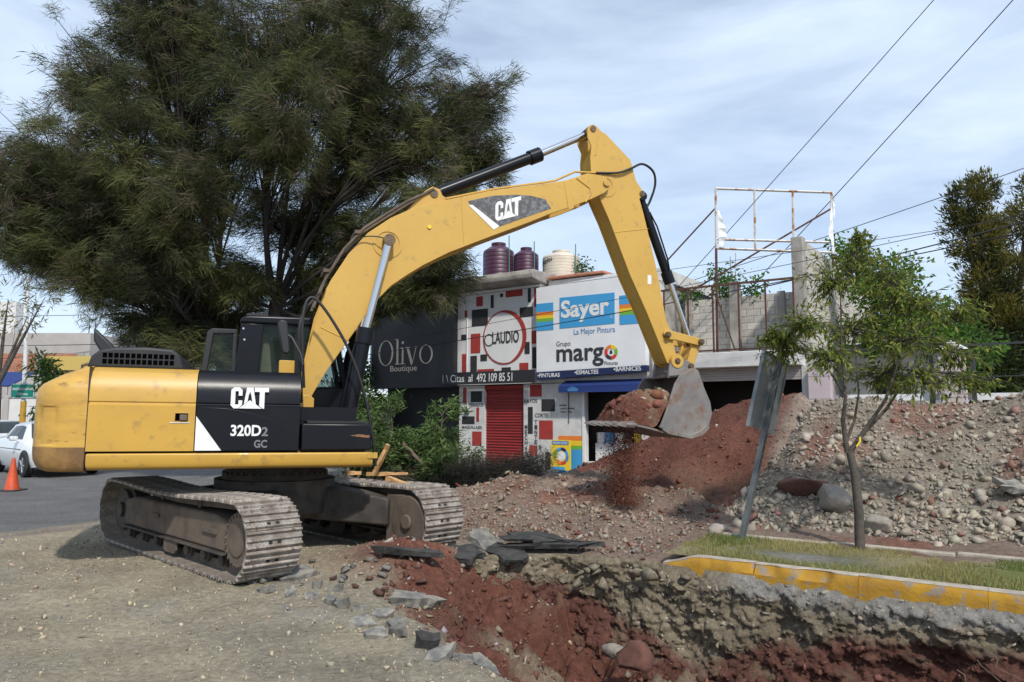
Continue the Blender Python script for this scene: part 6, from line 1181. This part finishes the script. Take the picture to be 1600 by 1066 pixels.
# young tree on the island
yt = thing('young_tree', 'slender young tree with sparse pointed leaves growing on the grass island', 'tree', (4.32, 9.35, .12)); YB = np.array((4.32, 9.35, .12)); r_ = np.random.default_rng(17)
YL = [(4.12,9.35,3.5,.45),(4.93,9.65,3.64,.49),(5.33,9.35,3.17,.45),(3.64,9.05,2.88,.41),(4.52,9.75,2.97,.57),(4.77,8.95,2.72,.57),(5.74,9.55,2.52,.45),(4.46,9.35,3.83,.28),(3.58,9.55,2.61,.33),(5.17,9.15,2.18,.45),(5.99,9.45,2.19,.28),(4.78,9.65,2.28,.41),(3.86,9.05,2.41,.37),(5.82,9.35,3.08,.28),(3.35,9.35,2.76,.2),(4.93,9.35,3.25,.41),(4.56,9.35,4.1,.15)]
tk_ = Tubes(); tk_.add([(0, 0, -.1), (.01, 0, .47), (-.02, 0, .94), (-.08, .0, 1.26)], .062, .045, 10); tk_.build('trunk', M['bark_grey'], yt)
tb_ = Tubes(); stems = [[(-.10, 0, 1.2), (-.13, .02, 1.6), (-.09, .0, 1.9), (-.11, .02, 2.5), (-.1, .0, 3.2)], [(-.06, 0, 1.22), (.07, .0, 1.40), (.38, -.05, 1.85), (.62, .0, 2.4), (.75, .05, 3.1)], [(.07, 0, 1.40), (.46, .08, 1.75), (.81, .1, 2.25), (1.1, .12, 2.7)], [(-.10, .0, 1.35), (.02, .03, 1.6), (.10, .05, 1.95), (.15, .2, 2.6)], [(-.09, 0, 1.9), (-.4, -.1, 2.35), (-.8, -.1, 2.7)]]
for i, s_ in enumerate(stems): tb_.add(s_, [.036, .034, .027, .022, .016][i], .007, 7)
pts = np.concatenate([np.array(s_)[2:] for s_ in stems]); LC = []; LD = []
for x, y, z, r in YL:
    c = np.array((x, y, z))-YB; p = pts[np.argmin(np.linalg.norm(pts-c, axis=1)+.4*np.maximum(pts[:, 2]-c[2], 0))]; limb = bez(p, (p+c)/2+np.array((0, 0, .08)), c, 7); tb_.add(limb, .014, .005, 5)
    for k in range(int(24+105*r)):
        u = r_.normal(size=3); u /= np.linalg.norm(u); u[2] *= .6; q = np.array(limb[r_.integers(2, 7)]); e = c+u*r*r_.uniform(.4, 1.45); tw_ = bez(q, (q+e)/2+np.array((0, 0, .05)), e, 5); tb_.add(tw_, .005, .002, 3); w = (e-q)/(np.linalg.norm(e-q)+1e-6)
        for j in range(8):
            t_ = r_.uniform(.3, 1.0); k_ = t_*4; i0 = min(int(k_), 3); b = np.array(tw_[i0])*(1-k_+i0)+np.array(tw_[i0+1])*(k_-i0); dd = w*.6+r_.normal(size=3)*.5; dd[2] -= .35; LC.append(b); LD.append(dd/np.linalg.norm(dd))
tb_.build('branches', M['bark_grey'], yt); LC = np.array(LC); LD = np.array(LD); order = np.argsort(LC[:, 1]); near = order[:300]; rest = order[300:]
LG = [(.13, .185, .03), (.19, .235, .04), (.085, .13, .022), (.24, .24, .045)]
lf_me = []
for c in LG:
    V = np.array([(0, 0, 0), (.028, .011, .003), (.062, .013, .0), (.105, 0, -.012), (.062, -.013, .0), (.028, -.011, .003)]); lf_me.append(np_mesh('leaf', V, np.array([(0, 1, 5), (1, 2, 5), (2, 4, 5), (2, 3, 4)]), M['leaf'], np.tile(np.array(c), (6, 1))))
for k, i in enumerate(near):
    o = link('leaf', lf_me[k % 4], yt); o.location = LC[i]; o.rotation_mode = 'QUATERNION'; o.rotation_quaternion = Vector(LD[i]).to_track_quat('X', 'Z')@Quaternion((1, 0, 0), random.uniform(-1, 1)); s_ = random.uniform(.65, 1.1); o.scale = (s_,)*3
C = LC[rest]; Dr = LD[rest]; m = len(C); sd_ = np.cross(Dr, r_.normal(size=(m, 3))*.6+np.array((0, 0, 1))); sd_ /= np.linalg.norm(sd_, axis=1)[:, None]; L = (.10*r_.uniform(.55, 1.2, m))[:, None]; W = L*.14
V = np.stack([C, C+Dr*L*.4+sd_*W, C+Dr*L+np.array((0, 0, -.01)), C+Dr*L*.4-sd_*W], 1).reshape(-1, 3); co = np.array(LG)[r_.integers(0, 4, m)]*r_.uniform(.75, 1.3, (m, 1))
o = link('foliage', np_mesh('foliage', V, np.arange(4*m).reshape(-1, 4), M['leaf'], np.repeat(co, 4, 0)), yt); o['kind'] = 'stuff'
wb(MB().tube([(4.30, 9.27, 1.40), (4.34, 9.26, 1.46), (4.35, 9.27, 1.52)], .012, 5), 'yellow_tape', M['ylw'], yt)
print('young leaves', len(LC), 'tris', sum(len(me.polygons) for me in bpy.data.meshes))
